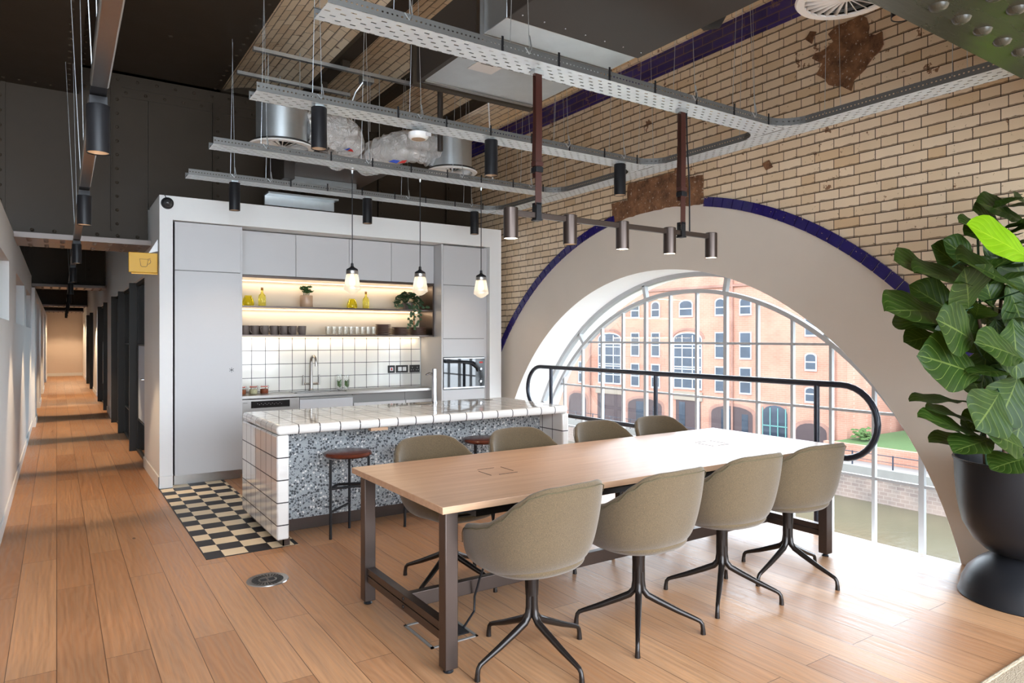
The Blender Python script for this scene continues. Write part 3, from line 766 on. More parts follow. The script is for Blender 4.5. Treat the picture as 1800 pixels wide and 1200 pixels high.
for (x, y), lab in zip([(1.416, 4.38), (2.732, 4.38), (4.03, 4.37), (1.425, 6.95), (2.775, 6.96), (4.12, 6.98)], sp_lab):
    cyl_spot(x, y, TZ-.28, .262, .05, lab, 'black spotlights under the cable trays', False, 34 if y < 5 else 18, top=TZ+.0)
cyl_spot(3.25, 1.62, 2.975, .26, .05, 'black spotlight half hidden behind the near girder, top right', 'black spotlights under the cable trays', False, 8)
# corridor track and its spots
tl_ = thing('lighting_track', (.2, 14, 2.42), 'long suspended metal lighting track running down the corridor', 'lighting track')
m = MB(); xa, xb = .115, .27
for a, b in ((1.2, 2.94), (3.18, 4.94), (5.18, 7.6), (7.84, 10.3), (10.54, 13.4), (13.6, 16.6), (16.8, 20), (20.2, 23.6), (23.8, 30.0)):
    fx = lambda y: .1145+y*.0058
    m.prism([(fx(a)-.030, a, 2.42), (fx(a)+.030, a, 2.42), (fx(a)+.030, a, 2.46), (fx(a)-.030, a, 2.46)], (fx(b)-fx(a), b-a, 0))
m.build('track_rail', 'brushed', tl_, bevel=.006)
for y in (3.06, 5.06, 7.73, 10.42, 13.5, 16.7, 20.1, 23.7): box('track_joint', 'black', (fx(y)-.027, y-.13, 2.424), (fx(y)+.027, y+.13, 2.456), tl_)
for i, y in enumerate((1.7, 3.1, 5.1, 7.6, 10.4, 13.6)):
    for dx in (-.05, .01): MB().tube([(fx(y)+dx*.3, y, 2.46), (fx(y)+dx-.04, y+.02, 4.07)], .0022, 5).build('hanger_wire', 'galv', tl_)
cl = ['nearest black cylinder spotlight on the corridor track', 'second black cylinder spotlight along the corridor track', 'third black cylinder spotlight along the corridor track']
for i, y in enumerate((3.06, 5.06, 7.73, 10.4, 13.4, 16.9, 20.4, 24.2, 27.6, 30.0)):
    lab = cl[i] if i < 3 else ('fourth', 'fifth', 'sixth', 'seventh', 'eighth', 'ninth', 'last and farthest')[i-3]+' black cylinder spotlight counted along the corridor track'
    r = cyl_spot(fx(y), y, 2.205, .179, .040, lab, 'spotlights on the corridor track', True, 0, top=2.42)
    light('lamp_light', 'SPOT', (0, 0, -.005), (30, 50, 110, 160, 200, 240, 260, 200, 150, 110)[i], (1, .72, .45), .03, spot=radians(64 if i < 6 else 110 if i < 8 else 140), blend=.35, parent=r)
# ============================================================ CEILING PLANT: diffusers, ducts, fan coils
def diffuser(x, y, z, r, label, drum=.36, blades=24):
    t = thing('swirl_diffuser', (x, y, z), label, 'air diffuser', 'round white swirl diffusers')
    MB().lathe([(r*.80, .004), (r*.81, -.006), (r*.97, -.004), (r, .006), (r*.9, .018)], (x, y, z), 48, cap=False).build('face_ring', 'whitep', t)
    for i in range(blades):
        a = 2*pi*i/blades; m = MB(); c1_, s1 = cos(a), sin(a); b = a+.075
        r0, r1 = r*.16, r*.81
        m.quad((x+r0*c1_, y+r0*s1, z-.004), (x+r1*c1_, y+r1*s1, z-.004), (x+r1*cos(b), y+r1*sin(b), z+.014), (x+r0*cos(b), y+r0*sin(b), z+.014))
        m.build('swirl_blade', 'whitep', t, solid=.003, fix=False)
    MB().lathe([(.001, .03), (r*.79, .03)], (x, y, z), 40, cap=False).build('dark_core', 'blackm', t)
    MB().lathe([(.001, -.006), (r*.16, -.004), (r*.16, .01)], (x, y, z), 24, cap=False).build('hub', 'whitep', t)
    MB().lathe([(r*.93, .015), (r*.93, .03), (r*.78, .03)], (x, y, z), 48, cap=False).build('gasket', 'blackm', t)
    MB().lathe([(r*.78, .012), (r*.78, drum), (.001, drum)], (x, y, z), 40, cap=False).build('plenum_drum', 'galv', t)
    return t
diffuser(1.73, 6.42, 3.25, .29, 'round white swirl diffuser at left above the kitchen, under a steel drum', .42)
diffuser(3.50, 6.40, 3.25, .27, 'round white swirl diffuser at right above the kitchen, by the wall', .42)
diffuser(3.39, 1.97, 3.25, .25, 'round white swirl diffuser cut by the top edge beside the near girder', .3)
def foil(name, pts, r, label):
    pts = [Vector(p) for p in pts]; out = []
    for i in range(len(pts)-1):          # catmull-rom
        p0, p1, p2, p3 = pts[max(i-1, 0)], pts[i], pts[i+1], pts[min(i+2, len(pts)-1)]
        for k in range(8):
            u = k/8; out.append(.5*((2*p1)+(-p0+p2)*u+(2*p0-5*p1+4*p2-p3)*u*u+(-p0+3*p1-3*p2+p3)*u**3))
    out.append(pts[-1])
    m = MB().tube(out, [r*(1+.05*sin(i*1.9)+.03*sin(i*4.1)) for i in range(len(out))], 24)
    for v in m.v:
        n_ = noise.noise(v*9)*.022+noise.noise(v*22)*.010; v += Vector((n_, n_*.5, n_))
    return m
t = thing('flexible_duct', (2.3, 6.8, 3.3), 'crumpled foil flexible duct curling beside the left steel drum', 'duct', 'foil flexible ducts')
foil('', [(1.95, 6.45, 3.46), (2.25, 6.45, 3.50), (2.42, 6.60, 3.46), (2.42, 6.78, 3.42), (2.42, 6.96, 3.42)], .165, '').build('foil_sleeve', 'foil', t)
MB().prism([(2.28, 6.43, 3.33), (2.36, 6.43, 3.325), (2.40, 6.45, 3.35), (2.31, 6.45, 3.35)], (0, .015, .0)).build('printed_label', 'blue', t)
MB().prism([(2.37, 6.45, 3.325), (2.44, 6.47, 3.33), (2.46, 6.48, 3.36), (2.40, 6.46, 3.35)], (0, .015, .0)).build('printed_label', 'red', t)
t = thing('flexible_duct', (3.0, 6.8, 3.3), 'crumpled foil flexible duct arching to the right drum', 'duct', 'foil flexible ducts')
foil('', [(2.77, 6.96, 3.40), (2.77, 6.78, 3.38), (2.84, 6.58, 3.42), (3.0, 6.5, 3.47), (3.22, 6.48, 3.48), (3.42, 6.44, 3.44)], .16, '').build('foil_sleeve', 'foil', t)
MB().prism([(2.80, 6.45, 3.28), (2.88, 6.43, 3.27), (2.91, 6.42, 3.30), (2.84, 6.43, 3.30)], (0, .01, .0)).build('printed_label', 'blue', t)
MB().prism([(2.89, 6.42, 3.27), (2.96, 6.41, 3.28), (2.98, 6.40, 3.31), (2.93, 6.41, 3.30)], (0, .01, .0)).build('printed_label', 'red', t)
# fan coil above the kitchen
t = thing('fan_coil_unit', (2.5, 7.4, 3.22), 'dark metal fan coil unit hanging just above the kitchen wall', 'air unit', 'ceiling fan coil units')
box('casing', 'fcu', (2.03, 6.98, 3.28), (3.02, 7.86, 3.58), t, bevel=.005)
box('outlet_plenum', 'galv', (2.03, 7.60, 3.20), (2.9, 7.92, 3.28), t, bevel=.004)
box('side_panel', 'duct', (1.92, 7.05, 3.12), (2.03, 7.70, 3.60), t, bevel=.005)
MB().box((1.93, 7.86, 2.98), (2.72, 7.90, 3.10)).box((1.93, 7.70, 3.08), (2.72, 7.90, 3.10)).build('drip_tray', 'galv', t)
for x in (2.08, 2.95):
    for y in (7.05, 7.8): MB().tube([(x, y, 3.55), (x, y, 4.42)], .005, 6).build('hanger_rod', 'galv', t)
# large fan coil, upper middle
t = thing('fan_coil_unit', (2.85, 3.0, 3.40), 'large dark fan coil unit with galvanised underside at the top of the view', 'air unit', 'ceiling fan coil units')
box('casing', 'duct', (2.23, 2.30, 3.40), (3.30, 3.40, 3.80), t, bevel=.005)
box('outlet_plenum', 'galv', (2.23, 3.40, 3.402), (3.28, 3.66, 3.79), t, bevel=.004)
MB().box((2.20, 3.66, 3.39), (3.30, 3.70, 3.80)).build('flange_frame', 'brushed', t)
for k in range(7): 
    MB().dome((2.29+k*.16, 3.32, 3.40), .006, (0, 0, -1)).build('screw', 'chrome', t)
MB().tube([(3.34, 1.6, 3.50), (3.34, 2.80, 3.50)], .035, 14).build('insulated_pipe', 'blackm', t)
MB().tube([(3.34, 2.62, 3.50), (3.34, 2.86, 3.50), (3.38, 2.93, 3.50), (3.46, 2.95, 3.50), (3.54, 2.93, 3.52), (3.57, 2.90, 3.60), (3.57, 2.86, 3.8), (3.57, 2.5, 3.9)], .034, 14).build('insulated_pipe', 'blackm', t)
box('control_box', 'duct', (3.42, 1.9, 3.74), (3.66, 2.6, 3.92), t, bevel=.004)
box('box_cover', 'galv', (3.40, 1.88, 3.730), (3.68, 2.62, 3.739), t)
for x in (2.28, 3.24):
    for y in (2.4, 3.35): MB().tube([(x, y, 3.78), (x, y, 4.42)], .005, 6).build('hanger_rod', 'galv', t)
t = thing('supply_duct', (2.85, 4.1, 3.40), 'wide galvanised supply duct behind the large fan coil unit', 'duct')
box('duct_body', 'galv', (2.27, 3.702, 3.405), (3.26, 4.66, 3.76), t, bevel=.004)
box('duct_side', 'duct', (2.23, 3.702, 3.402), (2.268, 4.66, 3.78), t)
MB().box((2.20, 4.62, 3.385), (3.30, 4.68, 3.80)).build('flange_frame', 'girder', t, bevel=.003)
MB().box((2.27, 4.56, 3.395), (3.26, 4.60, 3.404)).build('edge_strip', 'brushed', t)
box('printed_label', plain('paper_label', (.75, .75, .74), .6), (2.42, 3.98, 3.402), (2.62, 4.20, 3.4045), t)
for k in range(3): box('printed_line', 'black', (2.45, 4.0+k*.03, 3.4008), (2.45+.1, 4.008+k*.03, 3.4018), t)
# drain pipe, strut channels, junction boxes
t = thing('drain_pipe', (2.95, 5.6, 3.2), 'thin black vertical drain pipe dropping behind the white detector', 'pipe')
MB().tube([(2.95, 5.62, 3.22), (2.95, 5.62, 4.10), (2.95, 5.50, 4.14), (2.95, 5.2, 4.14)], .026, 12).tube([(2.95, 5.3, 4.14), (2.95, 5.3, 4.46)], .008, 8).build('pipe_run', 'duct', t)
MB().lathe([(.036, 0), (.036, .05)], (2.95, 5.62, 4.02), 14).build('pipe_collar', 'blackm', t)
for (ya, lab) in ((6.80, 'slim galvanised strut channel fixed across the brick ceiling, nearer one'), (7.50, 'slim galvanised strut channel fixed across the brick ceiling, farther one')):
    t = thing('strut_channel', (2.3, ya, 4.24), lab, 'strut channel', 'strut channels under the brick ceiling')
    MB().box((1.56, ya-.022, 4.24), (3.25 if ya < 7 else 2.78, ya+.022, 4.275)).build('channel', 'galv', t)
    for x in (2.47,): MB().box((x-.04, ya-.03, 4.275), (x+.04, ya+.03, 4.34)).build('bracket', 'girder', t)
    MB().tube([(2.74, ya+.0, 4.24), (2.74, ya, 3.66)], .004, 6).build('drop_rod', 'galv', t)
t = thing('junction_box', (2.75, 7.0, 4.2), 'small grey junction box with looping conduit on the brick ceiling', 'junction box')
box('enclosure', 'galv', (2.70, 6.9, 4.22), (2.83, 7.02, 4.30), t, bevel=.004)
MB().tube([(2.72, 6.95, 4.22), (2.66, 7.0, 4.12), (2.62, 7.02, 4.0), (2.62, 7.02, 3.62)], .009, 8).build('conduit', 'galv', t)
t = thing('junction_box', (3.6, 5.8, 4.2), 'flat black ceiling box with white conduit, near the right wall', 'junction box')
MB().lathe([(.001, 0), (.055, 0), (.06, .02), (.06, .05)], (3.62, 6.3, 4.30), 20).build('enclosure', 'blackm', t)
MB().tube([(3.66, 6.3, 4.32), (3.80, 6.35, 4.26), (3.86, 6.4, 4.16), (3.86, 6.30, 4.10), (3.83, 6.2, 4.02), (3.83, 6.10, 3.05)], .008, 8).build('conduit', 'whitep', t)
MB().tube([(3.56, 6.32, 4.31), (3.20, 6.62, 4.30)], .02, 10).build('pipe_stub', 'duct', t)
t = thing('smoke_detector', (2.19, 4.46, 2.95), 'round white smoke detector under the second cable tray', 'smoke detector')
dx, dy = 2.125, 4.40
MB().lathe([(.001, 0), (.058, 0), (.070, .012), (.074, .02), (.072, .045), (.05, .05)], (2.17, 4.47, 2.925), 36, cap=False).build('body', 'whitep', t)
MB().lathe([(.001, -.002), (.045, -.002), (.05, 0)], (2.17, 4.47, 2.925), 30, cap=False).build('lens', 'lamp_off', t)
MB().box((2.195, 4.396, 2.94), (2.235, 4.40, 2.965)).build('label_strip', 'cab', t)
# ============================================================ GLASS PENDANTS over the island
def pendant():
    t = thing('glass_pendant', (0, 0, 0), '', 'pendant lamp', 'ribbed glass pendants over the island')
    MB().tube([(0, 0, .245), (.001, 0, .7), (0, 0, 1.10)], .0042, 8).build('flex', 'black', t)
    MB().lathe([(.001, 1.145), (.028, 1.145), (.034, 1.13), (.03, 1.11), (.012, 1.10), (.006, 1.07)], seg=20, cap=False).build('ceiling_hook', 'galv', t)
    MB().lathe([(.006, .275), (.012, .27), (.013, .245), (.022, .235), (.047, .222), (.051, .214), (.051, .208), (.04, .206)], seg=28, cap=False).build('lamp_cap', 'black', t)
    MB().lathe([(.047, .207), (.053, .204), (.054, .178), (.050, .174), (.04, .174)], seg=28, cap=False).build('collar', 'brushed', t)
    prof = [(.048, .174), (.052, .165), (.060, .12), (.070, .065), (.073, .045), (.070, .036), (.055, .026), (.038, .012), (.016, .001), (.001, -.002)]
    m = MB(); seg = 72; n0 = 0
    for r, h in prof:
        for j in range(seg):
            a = 2*pi*j/seg; rr = r*(1+(.022 if j % 2 else 0)*(1 if h > .03 else .3)); m.v.append(Vector((rr*cos(a), rr*sin(a), h)))
    for i in range(len(prof)-1):
        for j in range(seg): j2 = (j+1) % seg; m.f.append((i*seg+j, i*seg+j2, (i+1)*seg+j2, (i+1)*seg+j))
    m.build('ribbed_shade', 'ribglass', t, angle=80, fix=False)
    MB().lathe([(.001, .075), (.018, .08), (.026, .10), (.024, .12), (.013, .145), (.013, .172)], seg=20, cap=False).build('bulb', 'bulb', t)
    return t
P0 = pendant()
for i, (x, lab) in enumerate([(2.19, 'ribbed glass pendant lamp at left over the island, glowing'), (2.857, 'middle ribbed glass pendant lamp over the island, clearer glass'), (3.53, 'ribbed glass pendant lamp at right, before the tall cupboard')]):
    if i == 0: o = P0; o.location = (x, 5.85, 1.886); o['label'] = lab
    else: o = dup(P0, (x, 5.85, 1.886+.008), 0, lab)
    light('lamp_light', 'POINT', (0, 0, .10), 1.5, (1, .80, .56), .03, parent=o)
# ============================================================ DINING LIGHT BAR with leather straps
BZ = 2.205; BY = 3.12
t = thing('light_bar', (2.9, BY, 2.04), 'dark bronze bar with five cylinder spots hung on leather straps over the table', 'pendant lamp')
MB().box((2.11, BY-.012, BZ-.036), (3.72, BY+.012, BZ-.004)).build('bar', 'bronze', t, bevel=.003)
for i, x in enumerate((2.073, 2.487, 2.898, 3.311, 3.713)):
    MB().lathe([(.037, .003), (.0405, 0), (.0405, .168), (.037, .171), (.001, .171)], (x, BY, 2.04), 32, cap=False).build('spot_head', 'bronze', t)
    MB().lathe([(.037, .003), (.030, .02), (.001, .02)], (x, BY, 2.04), 28, cap=False).build('spot_lens', 'spotdim' if i == 1 else 'spotface', t)
    if i != 1: light('lamp_light', 'SPOT', (x-2.9, 0, .0), 14, (1, .78, .55), .03, spot=radians(70), blend=.5, parent=t)
for x, lab in ((2.249, 'brown leather strap at left holding the light bar from the tray'), (3.42, 'brown leather strap at right holding the light bar, black flex beside it')):
    s_ = thing('leather_strap', (x, BY, 2.17), lab, 'strap', 'leather straps of the light bar')
    m = MB()
    def strip(m, pts, w, th=.004):
        for (a, b) in zip(pts[:-1], pts[1:]):
            m.prism([(x+a[0]-w/2, a[1], a[2]), (x+a[0]+w/2, a[1], a[2]), (x+b[0]+w/2, b[1], b[2]), (x+b[0]-w/2, b[1], b[2])], (0, th, 0))
    strip(m, [(0, BY-.02, 2.99), (.001, BY-.021, 2.7), (.0, BY-.018, 2.45), (0, BY-.016, 2.24)], .042); m.build('front_strap', 'leather', s_, smooth=False)
    m = MB(); strip(m, [(.008, BY+.014, 2.99), (.014, BY+.022, 2.72), (.012, BY+.03, 2.50), (.010, BY+.02, 2.40)], .046); m.build('back_strap', 'leather', s_, smooth=False)
    MB().box((x-.027, BY-.028, 2.46), (x+.027, BY+.02, 2.485)).build('keeper_loop', 'leather', s_, bevel=.003)
    MB().box((x-.024, BY-.03, 2.425), (x+.024, BY+.024, 2.455)).build('buckle', 'black', s_, bevel=.003)
    MB().box((x-.03, BY-.022, 2.975), (x+.03, BY+.022, 2.999)).build('tray_clamp', 'galv', s_)
    MB().box((x-.017, BY-.022, 2.16), (x+.017, BY-.016, 2.25)).box((x-.017, BY+.016, 2.16), (x+.017, BY+.022, 2.25)).box((x-.022, BY-.024, 2.155), (x+.022, BY+.024, 2.165)).box((x-.017, BY-.022, 2.245), (x+.017, BY+.022, 2.255)).build('bar_hanger', 'black', s_)
fx_ = MB().tube([(3.50, BY, 2.20), (3.50, BY+.002, 2.5), (3.475, BY, 2.8), (3.47, BY, 3.0)], .005, 8).build('power_flex', 'black')
tag(fx_, 'thin black power flex between tray and light bar, by the right strap', 'cable')
# ============================================================ KITCHEN
UP = 7.80
def door_panel(name, a, b, par, mat='cab', gap=.0025): return MB().box((a[0]+gap, a[1], a[2]+gap), (b[0]-gap, b[1], b[2]-gap)).build(name, mat, par, smooth=False, bevel=.0012)
t = thing('tall_cupboard', (1.3, 7.9, 0), 'tall light grey cupboard at the left end of the kitchen with a small asterisk mark', 'cupboard', 'tall kitchen cupboards')
box('body', 'cabin', (.990, 7.627, .10), (1.618, 8.19, 2.665), t)
door_panel('door', (.987, 7.605, .10), (1.620, 7.626, 2.176), t); door_panel('door', (.987, 7.605, 2.178), (1.620, 7.626, 2.668), t)
box('side_panel', 'cab', (1.619, 7.61, .10), (1.637, 8.185, 2.668), t)
box('plinth', 'brushed', (.990, 7.66, .002), (1.630, 7.68, .10), t)
m = MB()
for k in range(3):
    a = pi*k/3; c_, s_ = cos(a+pi/2)*.026, sin(a+pi/2)*.026; w = .0022
    nx, nz = -sin(a+pi/2)*w, cos(a+pi/2)*w
    m.prism([(1.529-c_+nx, 7.6035, 1.156-s_+nz), (1.529+c_+nx, 7.6035, 1.156+s_+nz), (1.529+c_-nx, 7.6035, 1.156+s_-nz), (1.529-c_-nx, 7.6035, 1.156-s_-nz)], (0, .0018, 0))
m.build('asterisk_mark', 'black', t, smooth=False)
t = thing('tall_cupboard', (4.33, 7.9, 0), 'tall light grey cupboard at the right end of the kitchen around the built-in oven', 'cupboard', 'tall kitchen cupboards')
box('body', 'cabin', (4.034, 7.63, .10), (4.648, 8.19, .845), t); box('body', 'cabin', (4.034, 7.63, 1.25), (4.648, 8.19, 2.665), t)
box('side_panel', 'cab', (4.010, 7.606, .10), (4.032, 8.185, 2.668), t)
for z0, z1 in ((.10, .838), (1.246, 1.480), (1.482, 2.157), (2.159, 2.655)): door_panel('door', (4.032, 7.605, z0), (4.648, 7.626, z1), t)
box('filler_strip', 'cab', (4.650, 7.63, .1), (4.688, 7.65, 2.668), t); box('plinth', 'brushed', (4.02, 7.66, .002), (4.66, 7.68, .10), t)
t = thing('built_in_oven', (4.33, 7.7, .855), 'black glass fronted built-in oven in the right tall cupboard', 'oven')
box('body', 'black', (4.045, 7.628, .855), (4.635, 8.1, 1.235), t)
box('glass_door', plain('oven_black_glass', (.012, .013, .016), .03, 0., Coat_Weight=1.), (4.040, 7.598, .868), (4.500, 7.626, 1.225), t)
box('control_panel', plain('oven_panel', (.012, .012, .013), .12), (4.503, 7.600, .868), (4.640, 7.626, 1.225), t)
MB().box((4.040, 7.596, .850), (4.640, 7.626, .866)).box((4.040, 7.596, 1.227), (4.640, 7.626, 1.238)).build('steel_trim', 'chrome', t)
MB().tube([(4.06, 7.575, 1.185), (4.30, 7.570, 1.18), (4.45, 7.572, 1.155), (4.52, 7.585, 1.10), (4.53, 7.60, 1.06)], .011, 12).build('door_handle', 'black', t)
MB().box((4.56, 7.5985, 1.165), (4.61, 7.6, 1.185)).build('clock_display', 'red', t)
for z in (1.09, .93): MB().lathe([(.001, -.018), (.016, -.018), (.018, 0)], (4.575, 7.6, z), 20, axis='y', cap=False).build('control_knob', 'chrome', t)
m = MB()
for k in range(7): m.dome((4.60-.012*sin(k*.5), 7.6, 1.06-k*.02), .004, (0, -1, 0))
m.build('button_dots', 'chrome', t)
ux = [1.662, 2.256, 2.884, 3.421, 4.006]
for i in range(4):
    lab = ['upper grey wall cupboard next to the left tall cupboard', 'second upper grey wall cupboard from the left, above the potted succulent', 'third upper grey wall cupboard from the left, behind the left pendants', 'last upper grey wall cupboard at right, above the trailing plant'][i]
    t = thing('wall_cupboard', ((ux[i]+ux[i+1])/2, 8, 2.18), lab, 'cupboard', 'upper kitchen cupboards')
    box('body', 'cabin', (ux[i]+.002, UP+.022, 2.184), (ux[i+1]-.002, 8.185, 2.66), t); door_panel('door', (ux[i], UP, 2.182), (ux[i+1], UP+.02, 2.664), t)
t = thing('open_shelf_unit', (2.8, 8, 1.50), 'dark framed open shelf unit with warm strip light above the sink', 'shelf')
box('top_board', 'bronze', (1.665, UP, 2.155), (4.004, 8.185, 2.179), t); box('shelf', 'bronze', (1.665, UP, 1.826), (3.985, 8.185, 1.846), t)
box('shelf', 'bronze', (1.665, UP, 1.505), (4.004, 8.185, 1.527), t); box('end_panel', 'bronze', (3.986, UP, 1.529), (4.006, 8.185, 2.153), t)
box('post', plain('brass_post', srgb(150, 100, 60), .35, .6), (3.885, 8.14, 1.529), (3.897, 8.152, 2.153), t)
for z, n_ in ((2.145, 'led_strip'), (1.817, 'led_strip'), (1.497, 'led_strip')):
    box(n_, 'led', (1.70, 8.155, z), (3.97, 8.175, z+.006), t)
    light('shelf_light', 'AREA', (2.83-2.8, 8.15-8, z-.01-1.50), 4.2, (1, .76, .50), 2.2, .03, rot=(radians(-12), 0, 0), parent=t)
# worktop, sink, base units
t = thing('worktop', (2.8, 8, .83), 'long steel worktop along the tiled splashback', 'worktop')
m = MB().box((1.64, UP-.02, .828), (2.28, 8.185, .858)).box((2.86, UP-.02, .828), (4.008, 8.185, .858)).box((2.28, UP-.02, .828), (2.86, 7.88, .858)).box((2.28, 8.10, .828), (2.86, 8.185, .858)).build('slab', 'brushed', t, smooth=False)
m = MB().box((2.285, 7.885, .70), (2.855, 8.095, .71)).box((2.285, 7.885, .70), (2.293, 8.095, .86)).box((2.847, 7.885, .70), (2.855, 8.095, .86)).box((2.285, 7.885, .70), (2.855, 7.893, .86)).box((2.285, 8.087, .70), (2.855, 8.095, .86)).build('sink_basin', 'brushed', t, smooth=False)
MB().box((2.265, 7.865, .8585), (2.875, 7.886, .863)).box((2.265, 8.094, .8585), (2.875, 8.115, .863)).box((2.265, 7.865, .8585), (2.286, 8.115, .863)).box((2.854, 7.865, .8585), (2.875, 8.115, .863)).build('sink_rim', 'chrome', t, smooth=False)
t = thing('kitchen_tap', (2.536, 8.05+.09, .858), 'tall swan neck steel tap with two side levers behind the sink', 'tap')
yy = 8.14
MB().tube([(2.536, yy, .858), (2.536, yy, 1.20), (2.536, yy-.01, 1.245), (2.54, yy-.04, 1.272), (2.548, yy-.075, 1.275), (2.555, yy-.105, 1.25), (2.558, yy-.115, 1.20), (2.558, yy-.115, 1.155)], [.022, .017, .015, .014, .014, .014, .014, .014], 16).build('spout', 'brushed', t)
MB().tube([(2.44, yy, .945), (2.63, yy, .945)], .012, 12).build('cross_bar', 'brushed', t)
for x in (2.44, 2.63): MB().tube([(x, yy, .93), (x, yy-.01, 1.05)], [.013, .008], 12).build('lever', 'brushed', t)
MB().lathe([(.03, 0), (.028, .02), (.02, .03)], (2.536, yy, .8585), 20).build('base', 'brushed', t)
t = thing('dishwasher', (1.98, 8, .10), 'steel dishwasher with black control display under the worktop at left', 'dishwasher')
box('body', 'brushed', (1.662, UP+.02, .10), (2.300, 8.15, .815), t, bevel=.002)
box('display', plain('display_black', (.01, .01, .012), .1), (1.774, UP+.014, .72), (2.192, UP+.02, .795), t)
m = MB()
for k in range(14): m.box((1.84+k*.02, UP+.0128, .765-(k % 2)*.012), (1.844+k*.02, UP+.014, .769-(k % 2)*.012))
m.build('display_symbols', 'whitep', t)
box('maker_plate', 'cabin', (1.69, UP+.018, .775), (1.735, UP+.02, .785), t)
for (x0, x1, lab) in ((2.304, 2.938, 'low grey base cupboard under the sink beside the dishwasher'), (2.945, 3.62, 'wide grey base cupboard right of the sink'), (3.624, 4.006, 'narrow grey base cupboard before the right tall cupboard')):
    t = thing('base_cupboard', ((x0+x1)/2, 8, .10), lab, 'cupboard', 'low kitchen cupboards')
    box('body', 'cabin', (x0, UP+.05, .10), (x1, 8.15, .82), t)
    door_panel('door', (x0, UP+.02, .10), (x1, UP+.04, .79 if x0 < 2.9 else .72), t)
    if x0 < 2.9: box('finger_rail', 'brushed', (x0, UP+.022, .794), (x1, UP+.05, .806), t)
struct(box('trim_5', 'brushed', (1.64, 7.88, .002), (4.0, 7.89, .10), smooth=False))
# sockets
for (x0, x1, lab, k) in ((3.541, 3.636, 'small dark switch plate with a red rocker on the white tiles', 0), (3.652, 3.821, 'dark plate with two white switches on the white tiles', 1), (3.845, 3.990, 'dark double socket plate nearest the right side panel', 2)):
    t = thing('wall_plate', ((x0+x1)/2, 8.185, 1.04), lab, 'socket', 'dark switch and socket plates on the splashback')
    box('plate', 'blackm', (x0, 8.178, 1.04), (x1, 8.1885, 1.137), t, bevel=.002)
    c = (x0+x1)/2
    if k == 0: box('rocker_surround', 'whitep', (c-.022, 8.175, 1.066), (c+.022, 8.178, 1.112), t); box('rocker', 'red', (c-.009, 8.172, 1.074), (c+.009, 8.175, 1.104), t)
    if k == 1:
        for d in (-.032, .032): box('switch', 'whitep', (c+d-.025, 8.174, 1.063), (c+d+.025, 8.178, 1.114), t)
    if k == 2:
        for d in (-.036, .036):
            m = MB().box((c+d-.004, 8.1765, 1.098), (c+d+.004, 8.178, 1.112))
            for e in (-.014, .014): m.box((c+d+e-.004, 8.1765, 1.068), (c+d+e+.004, 8.178, 1.076))
            m.build('pin_holes', 'cab', t)
# ---- shelf items
SH2, SH1, CT = 1.847, 1.528, .8585
def jar_yel(loc, lab):
    t = thing('glass_vase', loc, lab, 'vase', 'round yellow glass vases'); x, y, z = loc
    MB().lathe([(.001, .001), (.055, .001), (.063, .012), (.064, .04), (.050, .085), (.038, .105), (.040, .118), (.036, .118), (.034, .105), (.046, .084), (.060, .04), (.058, .014), (.001, .006)], loc, 32, cap=False).build('body', 'glassyel', t)
def bottle_yel(loc, lab):
    t = thing('glass_bottle', loc, lab, 'bottle', 'yellow glass bottles'); x, y, z = loc
    MB().lathe([(.001, .001), (.038, .001), (.041, .006), (.041, .11), (.034, .13), (.016, .148), (.013, .16), (.013, .185), (.016, .188), (.016, .194)], loc, 28, cap=False).build('body', 'glassyel', t)
    MB().lathe([(.001, .18), (.0125, .18), (.014, .212), (.001, .212)], loc, 16, cap=False).build('stopper', 'cork', t)
jar_yel((1.775, 7.96, SH2), 'round yellow glass vase at the far left of the upper shelf'); jar_yel((2.978, 7.96, SH2), 'round yellow glass vase mid upper shelf, left of a bottle')
bottle_yel((1.925, 7.96, SH2), 'yellow glass bottle with cork at the left of the upper shelf'); bottle_yel((3.155, 7.96, SH2), 'yellow glass bottle with cork mid upper shelf behind the pendants')
def leaf_into(m, base, tip, nrm, wid, curl=.1, fold=.15, shape=None, nu=6, nv=4, wave=0., ph=0.):
    base, tip, nrm = Vector(base), Vector(tip), Vector(nrm); d = tip-base; L = d.length; d.normalize()
    side = d.cross(nrm); side.normalize(); nrm = side.cross(d); nrm.normalize()
    shape = shape or (lambda u: sin(pi*min(1, u**.8))**.8)
    def fn(u, v):
        w = shape(u)*wid*.5; q = (v*2-1)
        z = -curl*L*(u*u)+curl*L*u*.6 + fold*abs(q)*w + wave*L*sin(u*17+ph+q*2)*abs(q)*.5
        return base+d*(L*u)+side*(q*w)+nrm*z
    m.grid(fn, nu, nv, uv=True)
t = thing('potted_succulent', (2.427, 7.97, SH2), 'small green succulent in a beige ribbed pot on the upper shelf', 'potted plant')
MB().lathe([(.001, 0), (.066, 0), (.072, .008), (.074, .13), (.070, .14), (.066, .138), (.066, .12), (.001, .12)], (2.427, 7.97, SH2), 32, cap=False).build('pot', 'porc', t)
MB().lathe([(.066, .122), (.001, .124)], (2.427, 7.97, SH2), 20, cap=False).build('soil', 'soil', t)
m = MB(); rs = random.Random(3)
for s_ in range(16):
    a = rs.uniform(0, 6.3); r = rs.uniform(.01, .06); top = Vector((2.427+cos(a)*r, 7.97+sin(a)*r*.7, SH2+.14+rs.uniform(.02, .09)))
    for k in range(8):
        b = k*pi/4+rs.uniform(-.3, .3); dd = Vector((cos(b), sin(b), rs.uniform(.1, .9))).normalized()*rs.uniform(.032, .05)
        leaf_into(m, top, top+dd, (0, 0, 1), .030, 0, .2, nu=3, nv=2)
m.build('foliage', 'leafs', t, fix=False, solid=.003)
m = MB()
for s_ in range(5): m.tube([(2.40+s_*.013, 7.97, SH2+.12), (2.39+s_*.018, 7.97, SH2+.19)], .004, 6)
m.build('stems', 'gstem', t)
